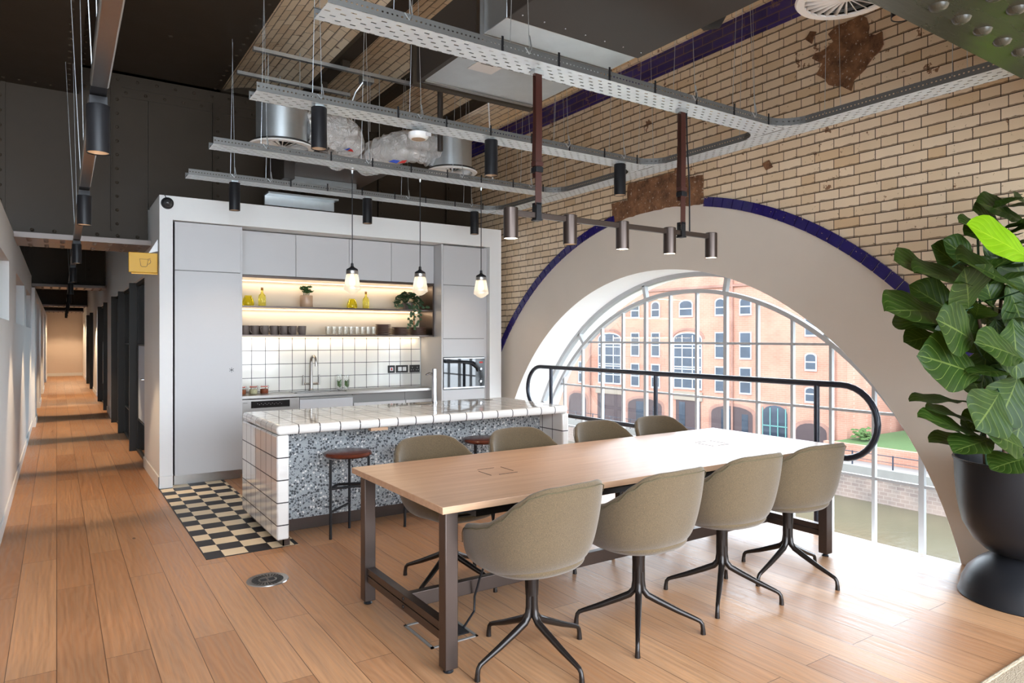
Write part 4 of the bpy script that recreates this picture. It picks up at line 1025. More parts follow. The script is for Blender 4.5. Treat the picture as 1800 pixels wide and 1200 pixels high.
t = thing('trailing_plant', (3.70, 7.97, SH2), 'leafy ivy-like plant trailing down from the upper shelf at right', 'potted plant')
MB().lathe([(.001, 0), (.06, 0), (.075, .09), (.07, .09), (.055, .01)], (3.72, 7.97, SH2), 24, cap=False).build('pot', 'mug', t)
m = MB(); st = MB(); rs = random.Random(11)
def heart(u): return (sin(pi*min(1., u**.62)))**.75
for i in range(230):
    a = rs.uniform(0, 2*pi); r = rs.uniform(.02, .17); zz = .05+.15*(1-(r/.18)**2)+rs.uniform(-.03, .03)
    p = Vector((3.715+cos(a)*r*1.05, 7.95+sin(a)*r*.55, SH2+zz)); dd = Vector((cos(a), sin(a)*.7-.5, rs.uniform(-.7, .2))).normalized()*rs.uniform(.04, .06)
    leaf_into(m, p, p+dd, (rs.uniform(-.4, .4), -.6, .8), .045, .15, .15, heart, nu=4, nv=2)
vines = [[(3.72, 7.84, SH2+.06), (3.72, 7.782, SH2-.04), (3.70, 7.78, SH2-.14), (3.715, 7.78, SH2-.26)], [(3.70, 7.84, SH2+.05), (3.66, 7.78, SH2-.06), (3.655, 7.78, SH2-.16), (3.64, 7.78, SH2-.24)], [(3.76, 7.84, SH2+.05), (3.80, 7.782, SH2-.03), (3.79, 7.78, SH2-.14), (3.75, 7.78, SH2-.20)],
         [(3.6, 7.86, SH2+.06), (3.53, 7.82, SH2+.04), (3.48, 7.81, SH2+.05)], [(3.82, 7.86, SH2+.06), (3.90, 7.82, SH2+.03), (3.95, 7.81, SH2+.05)]]
for v in vines:
    st.tube(v, .002, 6)
    for k in range(12 if len(v) > 3 else 5):
        u = k/(12 if len(v) > 3 else 5)*(len(v)-1); i = int(u); f = u-i; p = Vector(v[i]).lerp(Vector(v[min(i+1, len(v)-1)]), f)
        dd = Vector((rs.choice((-1, 1))*rs.uniform(.5, 1), -.25, rs.uniform(-.8, .1))).normalized()*rs.uniform(.035, .05)
        leaf_into(m, p, p+dd, (0, -1, .3), .040, .1, .1, heart, nu=4, nv=2)
m.build('foliage', plain('ivy_leaf', srgb(52, 78, 50), .5, nz=.45, nsc=14), t, fix=False); st.build('vines', 'gstem', t)
# mugs
t = thing('mug', (0, 0, 0), 'dark stoneware mug', 'mug', 'dark stoneware mugs in a row on the lower shelf')
MB().lathe([(.001, 0), (.036, 0), (.040, .006), (.046, .098), (.047, .102), (.043, .102), (.037, .012), (.001, .010)], seg=28, cap=False).build('cup', 'mug', t)
MB().tube([(-.042, -.005, .085), (-.058, -.02, .088), (-.070, -.028, .068), (-.064, -.024, .038), (-.040, -.006, .022)], .006, 8).build('handle', 'mug', t)
mugs = [t]
ml = ['dark mug at the far left of the lower shelf, partly behind the tall cupboard', 'second dark mug from the left on the lower shelf', 'third dark mug from the left on the lower shelf', 'middle dark mug in the row on the lower shelf', 'third dark mug from the right end of the row', 'second dark mug from the right end of the row', 'dark mug at the right end of the row, next to the empty gap']
for i in range(7):
    loc = (1.735+i*.105, 7.93+(.01 if i % 2 else 0), SH1)
    if i == 0: t.location = loc; t['label'] = ml[0]; t.rotation_euler = (0, 0, .25)
    else: dup(t, loc, .15+.1*((i*7) % 3), ml[i])
for i in range(4): dup(t, (1.79+i*.155, 8.06, SH1), 1.2, ('first', 'second', 'third', 'last')[i]+' dark mug from the left in the back row of mugs', 'dark mugs of the back row')
# glasses
ORD = ['first', 'second', 'third', 'fourth', 'fifth', 'sixth', 'seventh', 'eighth', 'ninth']
g0 = tag(MB().lathe([(.001, .003), (.027, .003), (.028, 0), (.030, .003), (.034, .098), (.0325, .098), (.0285, .010), (.001, .008)], seg=20, cap=False).build('drinking_glass', 'glassy', loc=(0, 0, 0)), 'clear tumbler in the rows of glasses on the lower shelf', 'glass', 'clear tumblers on the lower shelf')
for r_ in range(2):
    for i in range(9):
        loc = (2.66+i*.071+.03*r_, 7.90+r_*.09, SH1)
        c = g0 if i == 0 and r_ == 0 else g0.copy()
        if c is not g0: COL.objects.link(c)
        c.location = loc; c['label'] = '%s clear tumbler from the left in the %s row on the lower shelf' % (ORD[i], ('front', 'back')[r_])
# plates
for (x, r, n, y, lab) in ((3.375, .098, 8, 7.95, 'brown bowl plate in the tall left stack beside the glasses'), (3.612, .112, 6, 7.95, 'brown plate in the middle stack under the trailing plant'), (3.855, .112, 6, 7.97, 'brown plate in the right stack by the end panel')):
    h = .0165
    o = tag(MB().lathe([(.001, 0), (r*.6, 0), (r*.65, .002), (r, .012), (r, .0155), (r*.9, .0150), (r*.62, .006), (.001, .005)], seg=36, cap=False).build('stoneware_plate', 'plate', loc=(0, 0, 0)), lab, 'plate', lab.replace('brown', 'brown stoneware').replace(' plate in', ' plates in'))
    for i in range(n):
        c = o if i == 0 else o.copy()
        if i: COL.objects.link(c)
        c.location = (x+rs.uniform(-.003, .003), y, SH1+i*h)
        c['label'] = ('lowest ' if i == 0 else 'topmost ' if i == n-1 else ORD[i]+' from bottom, ')+lab
# jars on the worktop
for i, (x, fill, lab) in enumerate(((1.722, srgb(150, 80, 40), 'clip-top jar at the worktop end, half hidden by the tall cupboard'), (1.845, srgb(196, 190, 150), 'clip-top jar of pale sachets on the worktop'), (1.965, srgb(140, 66, 34), 'clip-top jar of brown contents on the worktop'))):
    t = thing('clip_top_jar', (x, 8.03, CT), lab, 'jar', 'clip-top jars on the worktop'); c = (x, 8.03, CT)
    MB().lathe([(.001, 0), (.044, 0), (.048, .006), (.048, .066), (.038, .076), (.038, .080)], c, 28, cap=False).build('glass_body', 'glassy', t)
    MB().lathe([(.001, .004), (.043, .004), (.043, .055), (.001, .057)], c, 24, cap=False).build('contents', plain('jar_fill', fill, .8, nz=.5, nsc=50), t)
    MB().lathe([(.040, .080), (.040, .084)], c, 24).build('rubber_seal', 'red', t)
    MB().lathe([(.041, .084), (.041, .094), (.030, .098), (.001, .098)], c, 28, cap=False).build('lid', 'glassy', t)
    MB().tube([(x+.041, 8.03, .060+CT), (x+.052, 8.03, .078+CT), (x+.046, 8.03, .096+CT)], .0025, 6).build('wire_clip', 'chrome', t)
for x, y, h, lab in ((2.868, 8.10, .19, 'tall narrow glass vase with a green sprig beside the sink'), (2.955, 8.08, .175, 'second tall narrow glass vase beside the sink, right one')):
    t = thing('narrow_vase', (x, y, CT), lab, 'vase', 'tall narrow vases beside the sink')
    MB().lathe([(.001, 0), (.030, 0), (.031, .004), (.031, h), (.029, h), (.028, .008), (.001, .008)], (x, y, CT), 24, cap=False).build('glass_body', 'glassy', t)
    m = MB()
    for k in range(5): leaf_into(m, (x, y, CT+.03+k*.012), (x+(-1)**k*.028, y-.01, CT+.075+k*.014), (0, -1, 0), .03, .1, .1)
    m.build('green_sprig', 'leafs', t, fix=False)
# ============================================================ ISLAND
IX0, IX1, IY0, IY1, IZ = 1.30, 3.93, 4.95, 6.05, .87
t = thing('kitchen_island', (2.6, 5.5, 0), 'white tiled kitchen island with dark grout and terrazzo front', 'kitchen island')
pit = (IX1-IX0)/17; pity = (IY1-IY0)/7
M['ist'] = tiles('island_tile_top', (0, 1), (pit, pity), (IX0, IY0), gw=.0055, rough=.05)
def isl_tile(name):
    g = G(name); p = g.sep(g.pos()); nrm = g.sep(g.n('NewGeometry').outputs['Normal'])
    def line(a, o, s_):
        f = g.math('ABSOLUTE', g.math('SUBTRACT', g.math('FRACT', g.math('DIVIDE', g.math('ADD', p[a], 20*s_-o), s_)), .5)); return g.math('GREATER_THAN', f, .5-.0042/s_)
    lx, ly, lz = line(0, IX0, pit), line(1, IY0, pity), line(2, 0, .16)
    lzt = g.math('MULTIPLY', lz, g.math('LESS_THAN', p[2], .83))
    ax = [g.math('GREATER_THAN', g.math('ABSOLUTE', nrm[i]), .72) for i in range(3)]
    inx = g.math('MULTIPLY', g.math('SUBTRACT', 1., ax[0]), lx)
    iny = g.math('MULTIPLY', g.math('SUBTRACT', 1., ax[1]), ly)
    inz = g.math('MULTIPLY', g.math('SUBTRACT', 1., ax[2]), lzt)
    # slab corner: no x line on the leading rounded edge column
    mk = g.math('MAXIMUM', g.math('MAXIMUM', inx, iny), inz)
    nn = g.noise(g.pos(), 5, 2); wn = g.n('TexWhiteNoise', noise_dimensions='3D')
    g.l(g.comb(g.math('FLOOR', g.math('DIVIDE', g.math('ADD', p[0], -IX0), pit)), g.math('FLOOR', g.math('DIVIDE', g.math('ADD', p[1], -IY0), pity)), g.math('FLOOR', g.math('DIVIDE', p[2], .16))), wn.inputs[0])
    c = g.mix(wn.outputs[0], (.69, .665, .64, 1), (.75, .73, .70, 1))
    g.set(g.mix(mk, c, (.028, .024, .026, 1)), g.math('MULTIPLY_ADD', mk, .6, .05), 0)
    g.bump(g.math('SUBTRACT', g.math('ADD', g.math('MULTIPLY', nn, .25), g.math('MULTIPLY', wn.outputs[0], .1)), mk), .35, .003); g.b.inputs['Coat Weight'].default_value = .4
    return g.m
M['itile'] = isl_tile('island_glazed_tile')
ob = MB().box((IX0, IY0, .80), (IX1, IY1, IZ)).build('tiled_top', 'itile', t, bevel=.028, angle=80); ob.modifiers[0].segments = 5
for x0, x1 in ((IX0, IX0+.085), (IX1-.07, IX1)):
    o = MB().box((x0, IY0+.001, .055), (x1, IY1-.001, .799)).build('tiled_side', 'itile', t, bevel=.012, angle=80)
box('terrazzo_panel', 'terr', (IX0+.085, 5.31, .10), (IX1-.07, 5.33, .80), t)
box('back_panel', 'cab', (IX0+.085, 6.0, .10), (IX1-.07, 6.02, .80), t)
MB().box((IX0+.05, IY0+.04, .002), (IX0+.06, 6.0, .058)).box((IX0+.05, IY0+.04, .002), (IX0+.10, IY0+.05, .058)).box((IX0+.09, 5.345, .002), (IX1-.08, 5.355, .10)).box((IX1-.05, IY0+.04, .002), (IX1-.04, 6.0, .058)).build('plinth', 'bronze', t, smooth=False)
box('socket_plate', 'porc', (2.02, 4.99, .775), (2.16, 5.05, .799), t)
MB().lathe([(.001, .004), (.055, .004), (.060, 0)], (3.615, 5.88, IZ), 32, cap=False).build('steel_hole_rim', 'chrome', t)
MB().lathe([(.001, .0055), (.035, .0055)], (3.615, 5.88, IZ), 32, cap=False).build('hole_cover', 'brushed', t)
t = thing('drinks_tap', (3.01, 5.86, IZ), 'slim chrome drinks tap with side spout standing on the island', 'tap')
MB().lathe([(.001, 0), (.030, 0), (.030, .008), (.024, .010), (.0235, .30), (.020, .325), (.001, .328)], (3.01, 5.86, IZ+.001), 28, cap=False).build('column', 'chrome', t)
MB().tube([(3.0, 5.86, IZ+.275), (2.955, 5.86, IZ+.285), (2.925, 5.86, IZ+.272)], [.011, .010, .009], 12).build('spout', 'chrome', t)
MB().lathe([(.001, .0015), (.075, .0015), (.08, .005), (.001, .004)], (2.90, 5.86, IZ), 36, cap=False).build('drip_tray', 'brushed', t)
# ============================================================ STOOLS
def stool():
    t = thing('bar_stool', (0, 0, 0), '', 'stool', 'round wooden bar stools at the island')
    MB().lathe([(.001, .592), (.10, .592), (.165, .598), (.178, .608), (.180, .618), (.172, .630), (.14, .636), (.001, .634)], seg=44, cap=False).build('seat', 'walnut', t)
    R = .165
    P = [(R*cos(radians(a)), R*sin(radians(a))) for a in (200, 80, -40, 0)]
    L = [(-.155, -.06), (.07, .155), (.13, -.11)]
    for i in range(2): MB().tube([(L[i][0], L[i][1], 0), (L[i][0], L[i][1], .593)], .0105, 12).build('leg', 'black', t)
    MB().tube([(L[2][0], L[2][1], 0), (L[2][0], L[2][1], .33), (L[2][0]-.006, L[2][1]+.004, .362), (L[2][0]-.03, L[2][1]+.012, .375), (L[2][0]-.12, L[2][1]+.03, .378), (L[0][0], L[0][1], .375)], .0105, 12).build('leg', 'black', t)
    MB().tube([(L[2][0]+.005, L[2][1]+.03, .593), (L[2][0]+.005, L[2][1]+.03, .43), (L[2][0]-.005, L[2][1]+.03, .405), (L[2][0]-.03, L[2][1]+.04, .39), (0, L[2][1]+.13, .38), (-.06, .05, .378), (L[0][0], L[0][1], .378)], .0105, 12).build('upper_rail', 'black', t)
    MB().tube([(L[0][0], L[0][1], .20), (L[1][0], L[1][1], .20)], .009, 12).build('footrest', 'black', t)
    return t
S0 = stool(); S0.location = (1.845, 5.02, 0); S0['label'] = 'round brown bar stool at the left of the island, seen whole'
dup(S0, (3.06, 5.04, 0), .3, 'round brown bar stool further right, mostly behind the second chair'); dup(S0, (2.45, 5.03, 0), .0, 'round brown bar stool hidden behind the first far chair, only a leg showing')
# ============================================================ TABLE
TX0, TX1, TY0, TY1, TT = 1.395, 4.47, 2.635, 3.735, .76
t = thing('meeting_table', (2.93, 3.2, 0), 'long oak topped meeting table on square steel legs', 'table')
box('tabletop', 'oak', (TX0, TY0, TT-.032), (TX1, TY1, TT), t, bevel=.002)
for cx in (2.02, 3.80):
    m = MB(); cy = 3.19; a = .085; w = .0045
    m.box((cx-a, cy-a, TT), (cx-a+w, cy+a*.55, TT+.0012)); m.box((cx-a+.02, cy+a, TT), (cx+a*.5, cy+a+w, TT+.0012))
    m.box((cx+a, cy-a*.5, TT), (cx+a+w, cy+a, TT+.0012)); m.box((cx-a*.4, cy-a-w, TT), (cx+a, cy-a, TT+.0012)); m.build('power_flap', 'blackm', t, smooth=False)
LW = .072
for (x, y) in ((1.43, 2.675), (1.43, 3.625), (4.36, 2.675), (4.36, 3.625)):
    o = MB().box((x, y, .02), (x+LW*.9, y+LW*.9, TT-.033)).build('leg', 'bronze', t, bevel=.004)
    MB().lathe([(.022, 0), (.024, .004), (.016, .012), (.012, .020)], (x+LW*.45, y+LW*.45, .0), 16).build('levelling_foot', 'black', o)
for x in (1.44, 4.375):
    MB().box((x+.004, 2.742, .13), (x+.05, 3.624, .168)).box((x+.008, 2.742, .170), (x+.046, 3.624, .172)).box((x+.004, 2.742, .174), (x+.05, 3.624, .21)).build('end_rail', 'bronze', t, bevel=.002)
m = MB()
for z in (.15, .19): m.lathe([(.001, -.004), (.009, -.004), (.010, 0)], (1.444, 3.15, z), 12, axis='x', cap=False)
m.build('bolt_heads', 'black', t)
box('stretcher', 'bronze', (1.492, 3.155, .13), (4.376, 3.195, .205), t, bevel=.003)
box('cable_basket', 'blackm', (1.75, 2.95, .60), (4.1, 3.42, .70), t)
MB().box((1.50, 2.76, TT-.075), (4.36, 2.80, TT-.034)).box((1.50, 3.57, TT-.075), (4.36, 3.61, TT-.034)).build('under_rail', 'blackm', t)
cb = thing('power_cable', (1.85, 3.1, 0), 'black power cables dropping from under the table to the floor box', 'cable')
MB().tube([(1.93, 3.06, .60), (1.90, 3.05, .40), (1.86, 3.10, .22), (1.855, 3.14, .12), (1.84, 3.12, .05), (1.74, 3.06, .006)], .006, 8).build('cable', 'black', cb)
MB().tube([(1.92, 3.08, .60), (1.95, 3.06, .36), (2.03, 3.08, .27), (2.15, 3.10, .25), (2.25, 3.10, .34), (2.3, 3.1, .60)], .006, 8).build('cable', 'black', cb)
fb = thing('floor_box', (1.63, 3.1, 0), 'square floor outlet box frame with oak lid under the table end', 'floor box')
m = MB(); a, b, c, d = 1.50, 1.76, 2.945, 3.265
m.box((a, c, 0), (b, c+.014, .005)).box((a, d-.014, 0), (b, d, .005)).box((a, c, 0), (a+.014, d, .005)).box((b-.014, c, 0), (b, d, .005)); m.build('frame', 'cabin', fb, smooth=False)
box('cable_flap', 'black', (b-.085, 3.0, .001), (b-.02, 3.14, .007), fb)
# ============================================================ CHAIRS
def chair():
    t = thing('shell_chair', (0, 0, 0), '', 'chair', 'olive upholstered shell chairs around the meeting table')
    n_a, n_h = 64, 12
    def rim(a):    # a: 0 at back centre, pi at front
        a = abs(a); d = math.degrees(a)
        ks = [(0, .862), (30, .858), (42, .842), (54, .795), (66, .735), (80, .692), (95, .672), (112, .655), (122, .620), (131, .545), (140, .49), (155, .472), (180, .468)]
        for (d0, z0), (d1, z1) in zip(ks[:-1], ks[1:]):
            if d <= d1:
                u = (d-d0)/(d1-d0); u = u*u*(3-2*u); return z0+(z1-z0)*u
        return ks[-1][1]
    def rad(a):    # plan outline (superellipse)
        x, y = abs(sin(a)), -cos(a); ax, ay = .313, (.285 if y < 0 else .285)
        n_ = 2.5; return 1.0/((x/ax)**n_+(abs(y)/ay)**n_)**(1/n_)
    def prof(u):   # u 0..1 from seat bottom centre to rim : (radius factor, height factor)
        ks = [(0, 0), (.10, .30), (.2, .52), (.32, .72), (.46, .86), (.62, .94), (.8, .985), (1, 1.0)]
        for (u0, r0), (u1, r1) in zip(ks[:-1], ks[1:]):
            if u <= u1: return r0+(r1-r0)*(u-u0)/(u1-u0)
        return 1
    def P(a, u, ins=0.):
        a2 = a
        zr = rim(a)-ins*.0; z0 = .415+ins
        R = rad(a)-ins; f = prof(u)
        hz = 0 if u < .0001 else max(0, (u-.04)/.96)**1.75
        # bottom of shell curves up slowly, then walls rise to the rim
        z = z0+(zr-z0)*hz
        lean = .035*max(0, (z-.62)/.24)*max(0, cos(a))
        tap = 1-.10*(1-u)
        if u > .46: R = R*(.965+.035*u)
        return Vector((sin(a)*R*f, -cos(a)*R*f-lean*.8, z))
    m = MB(); th_ = .030
    rows = []
    us = [i/n_h for i in range(n_h+1)]
    c0 = m.vert(0, 0, .415)
    for u in us[1:]: rows.append([m.vert(*P(2*pi*j/n_a-pi, u)) for j in range(n_a)])
    top = []
    for j in range(n_a):
        a = 2*pi*j/n_a-pi; p = P(a, 1); q = P(a, 1, th_); top.append(m.vert((p.x+q.x)/2, (p.y+q.y)/2, max(p.z, q.z)+.008))
    rows.append(top)
    for u in reversed(us[2:]): rows.append([m.vert(*(P(2*pi*j/n_a-pi, u, th_)-Vector((0, 0, .0)))) for j in range(n_a)])
    c1 = m.vert(0, 0, .45)
    for j in range(n_a): m.f.append((c0, rows[0][j], rows[0][(j+1) % n_a]))
    for r0, r1 in zip(rows[:-1], rows[1:]):
        for j in range(n_a): j2 = (j+1) % n_a; m.f.append((r0[j], r1[j], r1[j2], r0[j2]))
    for j in range(n_a): m.f.append((rows[-1][j], c1, rows[-1][(j+1) % n_a]))
    m.build('shell', 'olive', t, sub=1, angle=180)
    pts = []
    for j in range(81):
        a = radians(-128+256*j/80); p = P(a, 1); q = P(a, .9); d_ = (q-p); d_ = d_.normalized() if d_.length > 0 else Vector((0, 0, -1))
        s_ = p+d_*.016; nr = Vector((sin(a), -cos(a), 0)); pts.append(s_+nr*.0025)
    MB().tube(pts, .0022, 6).build('seam', 'piping', t)
    # cushion
    m = MB()
    def cu(z, k): return [m.vert(sin(2*pi*j/40)*rad(2*pi*j/40)*k*.80, -cos(2*pi*j/40)*rad(2*pi*j/40)*k*.80+.01, z) for j in range(40)]
    r = [cu(.445, .9), cu(.46, .985), cu(.478, 1.0), cu(.495, .97), cu(.502, .85), cu(.504, .4)]
    cc = m.vert(0, .01, .504)
    for a_, b_ in zip(r[:-1], r[1:]):
        for j in range(40): m.f.append((a_[j], a_[(j+1) % 40], b_[(j+1) % 40], b_[j]))
    for j in range(40): m.f.append((r[-1][j], r[-1][(j+1) % 40], cc))
    m.build('seat_cushion', 'olive', t, sub=1, angle=180)
    MB().lathe([(.030, .30), (.032, .34), (.034, .418), (.001, .418)], seg=24).build('column', 'bronzek', t)
    for k in range(4):
        a = k*pi/2; c_, s_ = cos(a), sin(a); q = lambda r, z: (c_*r, s_*r, z)
        MB().tube([q(.015, .36), q(.016, .25), q(.022, .205), (q(.045, .178)), q(.10, .152), q(.20, .108), q(.285, .075), q(.305, .066), q(.316, .052), q(.320, .028), q(.321, 0)],
                  [.017, .017, .0175, .0175, .017, .0145, .0115, .011, .0105, .0115, .0135], 14).build('leg', 'bronzek', t)
    return t
M['bronzek'] = plain('black_bronze_base', (.022, .017, .015), .22, .5)
C0 = chair()
def set_base(root, ang):       # turn only the base under the seat
    for o in list(bpy.data.objects):
        if o.parent == root and o.name.split('.')[0] == 'leg': o.rotation_euler = (0, 0, ang)
near = [(1.845, 2.60, .10, 7, 'olive shell chair nearest the camera at the left table end'), (2.49, 2.56, .04, 45, 'second olive shell chair on the near side, from the left'), (3.20, 2.61, -.02, 35, 'third olive shell chair on the near side, from the left'), (3.84, 2.62, -.06, 3, 'olive shell chair on the near side closest to the arched window')]
far = [(1.99, 3.68, pi+.12, 30, 'olive shell chair across the table at left, seen past the table leg'), (2.68, 3.70, pi+.06, 10, 'second olive shell chair across the table, in front of the terrazzo'), (3.40, 3.69, pi+.05, 40, 'third olive shell chair across the table, by the island corner'), (3.99, 3.67, pi+.02, 20, 'olive shell chair across the table nearest the railing')]
CH_ = []
for i, (x, y, rz, lg, lab) in enumerate(near+far):
    if i == 0: o = C0; o.location = (x, y, 0); o.rotation_euler = (0, 0, rz); o['label'] = lab
    else: o = dup(C0, (x, y, 0), rz, lab)
    CH_.append((o, radians(lg)-rz))
for o, a in CH_: set_base(o, a)
# ============================================================ RAILING
t = thing('guard_railing', (4.93, 4.8, 0), 'dark rounded steel guard railing in front of the arched window', 'railing')
RX, zt_, zb_, r_ = 4.93, 1.14, .59, .024; R = (zt_-zb_)/2; zc = (zt_+zb_)/2
pts = []
for i in range(17): a = -pi/2-pi*i/16; pts.append((RX, 2.91+R*cos(a) if False else 2.91-R*cos(a-pi/2+pi/2+pi/2) , 0))
pts = [(RX, 2.91-R*cos(b), zc-R*sin(b)) for b in [pi/2-pi*i/16 for i in range(17)]]     # near end, bottom -> top
pts2 = [(RX, 6.76+R*cos(b), zc+R*sin(b)) for b in [pi/2-pi*i/16 for i in range(17)]]    # far end, top -> bottom
MB().tube(pts+[(RX, 4.0, zt_), (RX, 5.4, zt_)]+pts2+[(RX, 5.4, zb_), (RX, 4.0, zb_)], r_, 16, closed=True).build('handrail_loop', 'rail', t)
for y in (3.11, 4.83, 6.55):
    MB().tube([(RX, y, 0), (RX, y, zt_-.01)], .022, 14).build('post', 'rail', t); MB().lathe([(.001, .008), (.04, .008), (.045, 0)], (RX, y, 0), 20, cap=False).build('foot_flange', 'rail', t)
# ============================================================ FIG TREE IN PLANTER
pc = (4.62, 1.62)
t = thing('fiddle_leaf_fig', (pc[0], pc[1], 0), 'tall fiddle leaf fig in a black hourglass metal planter by the wall', 'potted plant')
c = (pc[0], pc[1], 0)
MB().lathe([(.325, 0), (.332, .006), (.328, .014), (.322, .03), (.312, .08), (.285, .14), (.24, .19), (.18, .235), (.150, .255)], c, 64, cap=False).build('planter_base', 'planter', t)
MB().lathe([(.150, .255), (.20, .275), (.26, .33), (.31, .42), (.335, .54), (.345, .66), (.350, .78), (.358, .785), (.358, .795), (.345, .795), (.338, .70), (.001, .70)], c, 64, cap=False).build('planter_bowl', 'planter', t)
MB().lathe([(.338, .715), (.2, .73), (.001, .735)], c, 40, cap=False).build('soil', 'soil', t)
stems = [[(4.42, 1.74, .72), (4.40, 1.75, 1.0), (4.43, 1.74, 1.35), (4.38, 1.78, 1.7), (4.33, 1.82, 1.95)], [(4.55, 1.70, .72), (4.56, 1.70, 1.1), (4.52, 1.72, 1.5), (4.54, 1.70, 1.95), (4.50, 1.74, 2.12)],
         [(4.64, 1.62, .72), (4.66, 1.60, 1.2), (4.62, 1.60, 1.7), (4.66, 1.56, 2.15)], [(4.60, 1.48, .72), (4.62, 1.44, 1.2), (4.56, 1.40, 1.8), (4.60, 1.36, 2.2)]]
for s_ in stems: MB().tube(s_, [.014, .012, .010, .008, .006][:len(s_)], 10).build('trunk', 'stem', t)
for a, b in (((4.50, 1.78, .72), (4.45, 1.80, 2.17)), ((4.54, 1.77, .72), (4.52, 1.74, 2.20)), ((4.76, 1.50, .72), (4.78, 1.46, 2.35)), ((4.38, 1.72, .72), (4.36, 1.73, .95))): MB().tube([a, b], .007, 8).build('support_stake', 'gstem', t)
def fiddle(u): return (.30*sin(pi*min(1, u*1.0))**.6+.70*max(0, sin(pi*u**1.7)))**.9 if 0 < u < 1 else 0.02
m = MB(); rs = random.Random(5)
CR_ = Vector((cos(-TH), sin(-TH), 0)); CF_ = Vector((sin(TH), cos(TH), 0))
LEAF = [((4.058, 1.837, 1.854), (3.705, 1.88, 1.915), (-0.472, -0.527, 0.6), 0.6),
((4.077, 1.788, 1.627), (3.594, 1.87, 1.652), (-0.333, -0.499, 0.75), 0.62),
((4.165, 1.85, 1.556), (3.879, 1.981, 1.641), (0.277, 0.416, 0.5), 0.6),
((4.144, 1.684, 1.791), (3.67, 1.76, 1.846), (-0.194, -0.471, 0.8), 0.55),
((4.021, 1.669, 1.652), (3.823, 1.597, 1.846), (-0.555, -0.832, 0.1), 0.95),
((4.229, 1.507, 1.742), (3.749, 1.587, 1.898), (-0.167, -0.61, 0.75), 0.62),
((4.024, 1.643, 1.478), (3.708, 1.674, 1.593), (-0.499, -0.749, 0.3), 0.85),
((4.049, 1.627, 1.297), (3.632, 1.725, 1.415), (-0.499, -0.749, 0.35), 0.66),
((4.12, 1.699, 1.144), (3.745, 1.83, 1.177), (-0.111, -0.166, 0.95), 0.42),
((4.146, 1.682, 1.03), (3.819, 1.78, 1.135), (-0.194, -0.291, 0.9), 0.45),
((4.105, 1.649, 0.966), (3.684, 1.75, 1.105), (-0.25, -0.374, 0.85), 0.42),
((4.187, 1.655, 0.934), (3.829, 1.773, 0.961), (-0.194, -0.291, 0.9), 0.36),
((4.114, 1.584, 0.961), (3.77, 1.632, 0.932), (-0.222, -0.333, 0.85), 0.5),
((4.136, 1.569, 1.208), (3.871, 1.565, 1.041), (-0.416, -0.804, 0.2), 0.85),
((4.249, 1.494, 0.907), (3.919, 1.533, 1.024), (-0.222, -0.693, 0.5), 0.6),
((4.235, 1.479, 0.866), (3.985, 1.549, 0.831), (-0.277, -0.416, 0.8), 0.55),
((4.205, 1.547, 1.311), (3.893, 1.611, 1.326), (-0.194, -0.291, 0.9), 0.3),
((4.267, 1.505, 1.381), (3.871, 1.565, 1.484), (-0.444, -0.666, 0.5), 0.5),
((4.381, 1.766, 1.524), (4.021, 1.946, 1.585), (-0.222, -0.333, 0.5), 0.5),
((4.435, 1.73, 1.866), (4.516, 1.676, 2.126), (-0.499, -0.749, 0.2), 0.7),
((4.656, 1.642, 2.167), (4.325, 1.743, 2.272), (-0.333, -0.499, 0.5), 0.6),
((4.604, 1.737, 2.158), (4.359, 1.78, 2.236), (-0.388, -0.582, 0.4), 0.6),
((4.437, 1.789, 1.903), (4.219, 1.874, 2.061), (-0.555, -0.471, 0.4), 0.6),
((4.438, 1.848, 1.875), (4.218, 1.935, 2.035), (-0.444, -0.666, 0.3), 0.65),
((4.31, 1.573, 1.6), (4.219, 1.514, 1.282), (-0.416, -0.804, 0.2), 0.8),
((4.348, 1.668, 1.603), (4.322, 1.625, 1.352), (-0.666, -0.638, 0.1), 0.8),
((4.336, 1.556, 1.292), (4.134, 1.57, 1.042), (-0.416, -0.804, 0.2), 0.85),
((4.385, 1.547, 1.167), (4.267, 1.541, 0.914), (-0.499, -0.749, 0.2), 0.8),
((4.4, 1.633, 1.793), (4.436, 1.549, 1.508), (-0.499, -0.749, 0.2), 0.7),
((4.365, 1.717, 1.476), (4.29, 1.707, 1.223), (-0.499, -0.749, 0.1), 0.75),
((4.271, 1.779, 1.508), (4.058, 1.861, 1.476), (-0.444, -0.666, 0.2), 0.6),
((4.426, 1.796, 1.409), (4.262, 1.845, 1.606), (-0.499, -0.749, 0.2), 0.8),
((4.392, 1.699, 1.668), (4.269, 1.721, 1.951), (-0.499, -0.749, 0.2), 0.8),
((4.465, 1.77, 1.146), (4.3, 1.82, 1.346), (-0.444, -0.666, 0.2), 0.6),
((4.629, 1.661, 1.409), (4.435, 1.73, 1.606), (-0.499, -0.749, 0.2), 0.9),
((4.244, 1.497, 1.867), (4.247, 1.374, 1.945), (-0.444, -0.666, 0.4), 0.7),
((4.219, 1.874, 1.411), (4.205, 1.883, 1.508), (-0.444, -0.666, 0.3), 0.5),
((4.246, 1.916, 1.508), (4.03, 2.0, 1.476), (-0.333, -0.499, 0.4), 0.5),
((4.368, 1.775, 0.891), (4.138, 1.868, 1.027), (-0.166, -0.25, 0.8), 0.4),
((4.41, 1.867, 1.608), (4.161, 2.033, 1.808), (-0.444, -0.666, 0.2), 0.6),
((4.543, 1.658, 1.996), (4.435, 1.73, 1.898), (-0.499, -0.749, 0.1), 0.9),
((4.506, 1.563, 1.73), (4.414, 1.624, 1.983), (-0.499, -0.749, 0.1), 0.9)]
YB, YT = (4.096, 1.415, 1.904), (3.668, 1.52, 2.051)
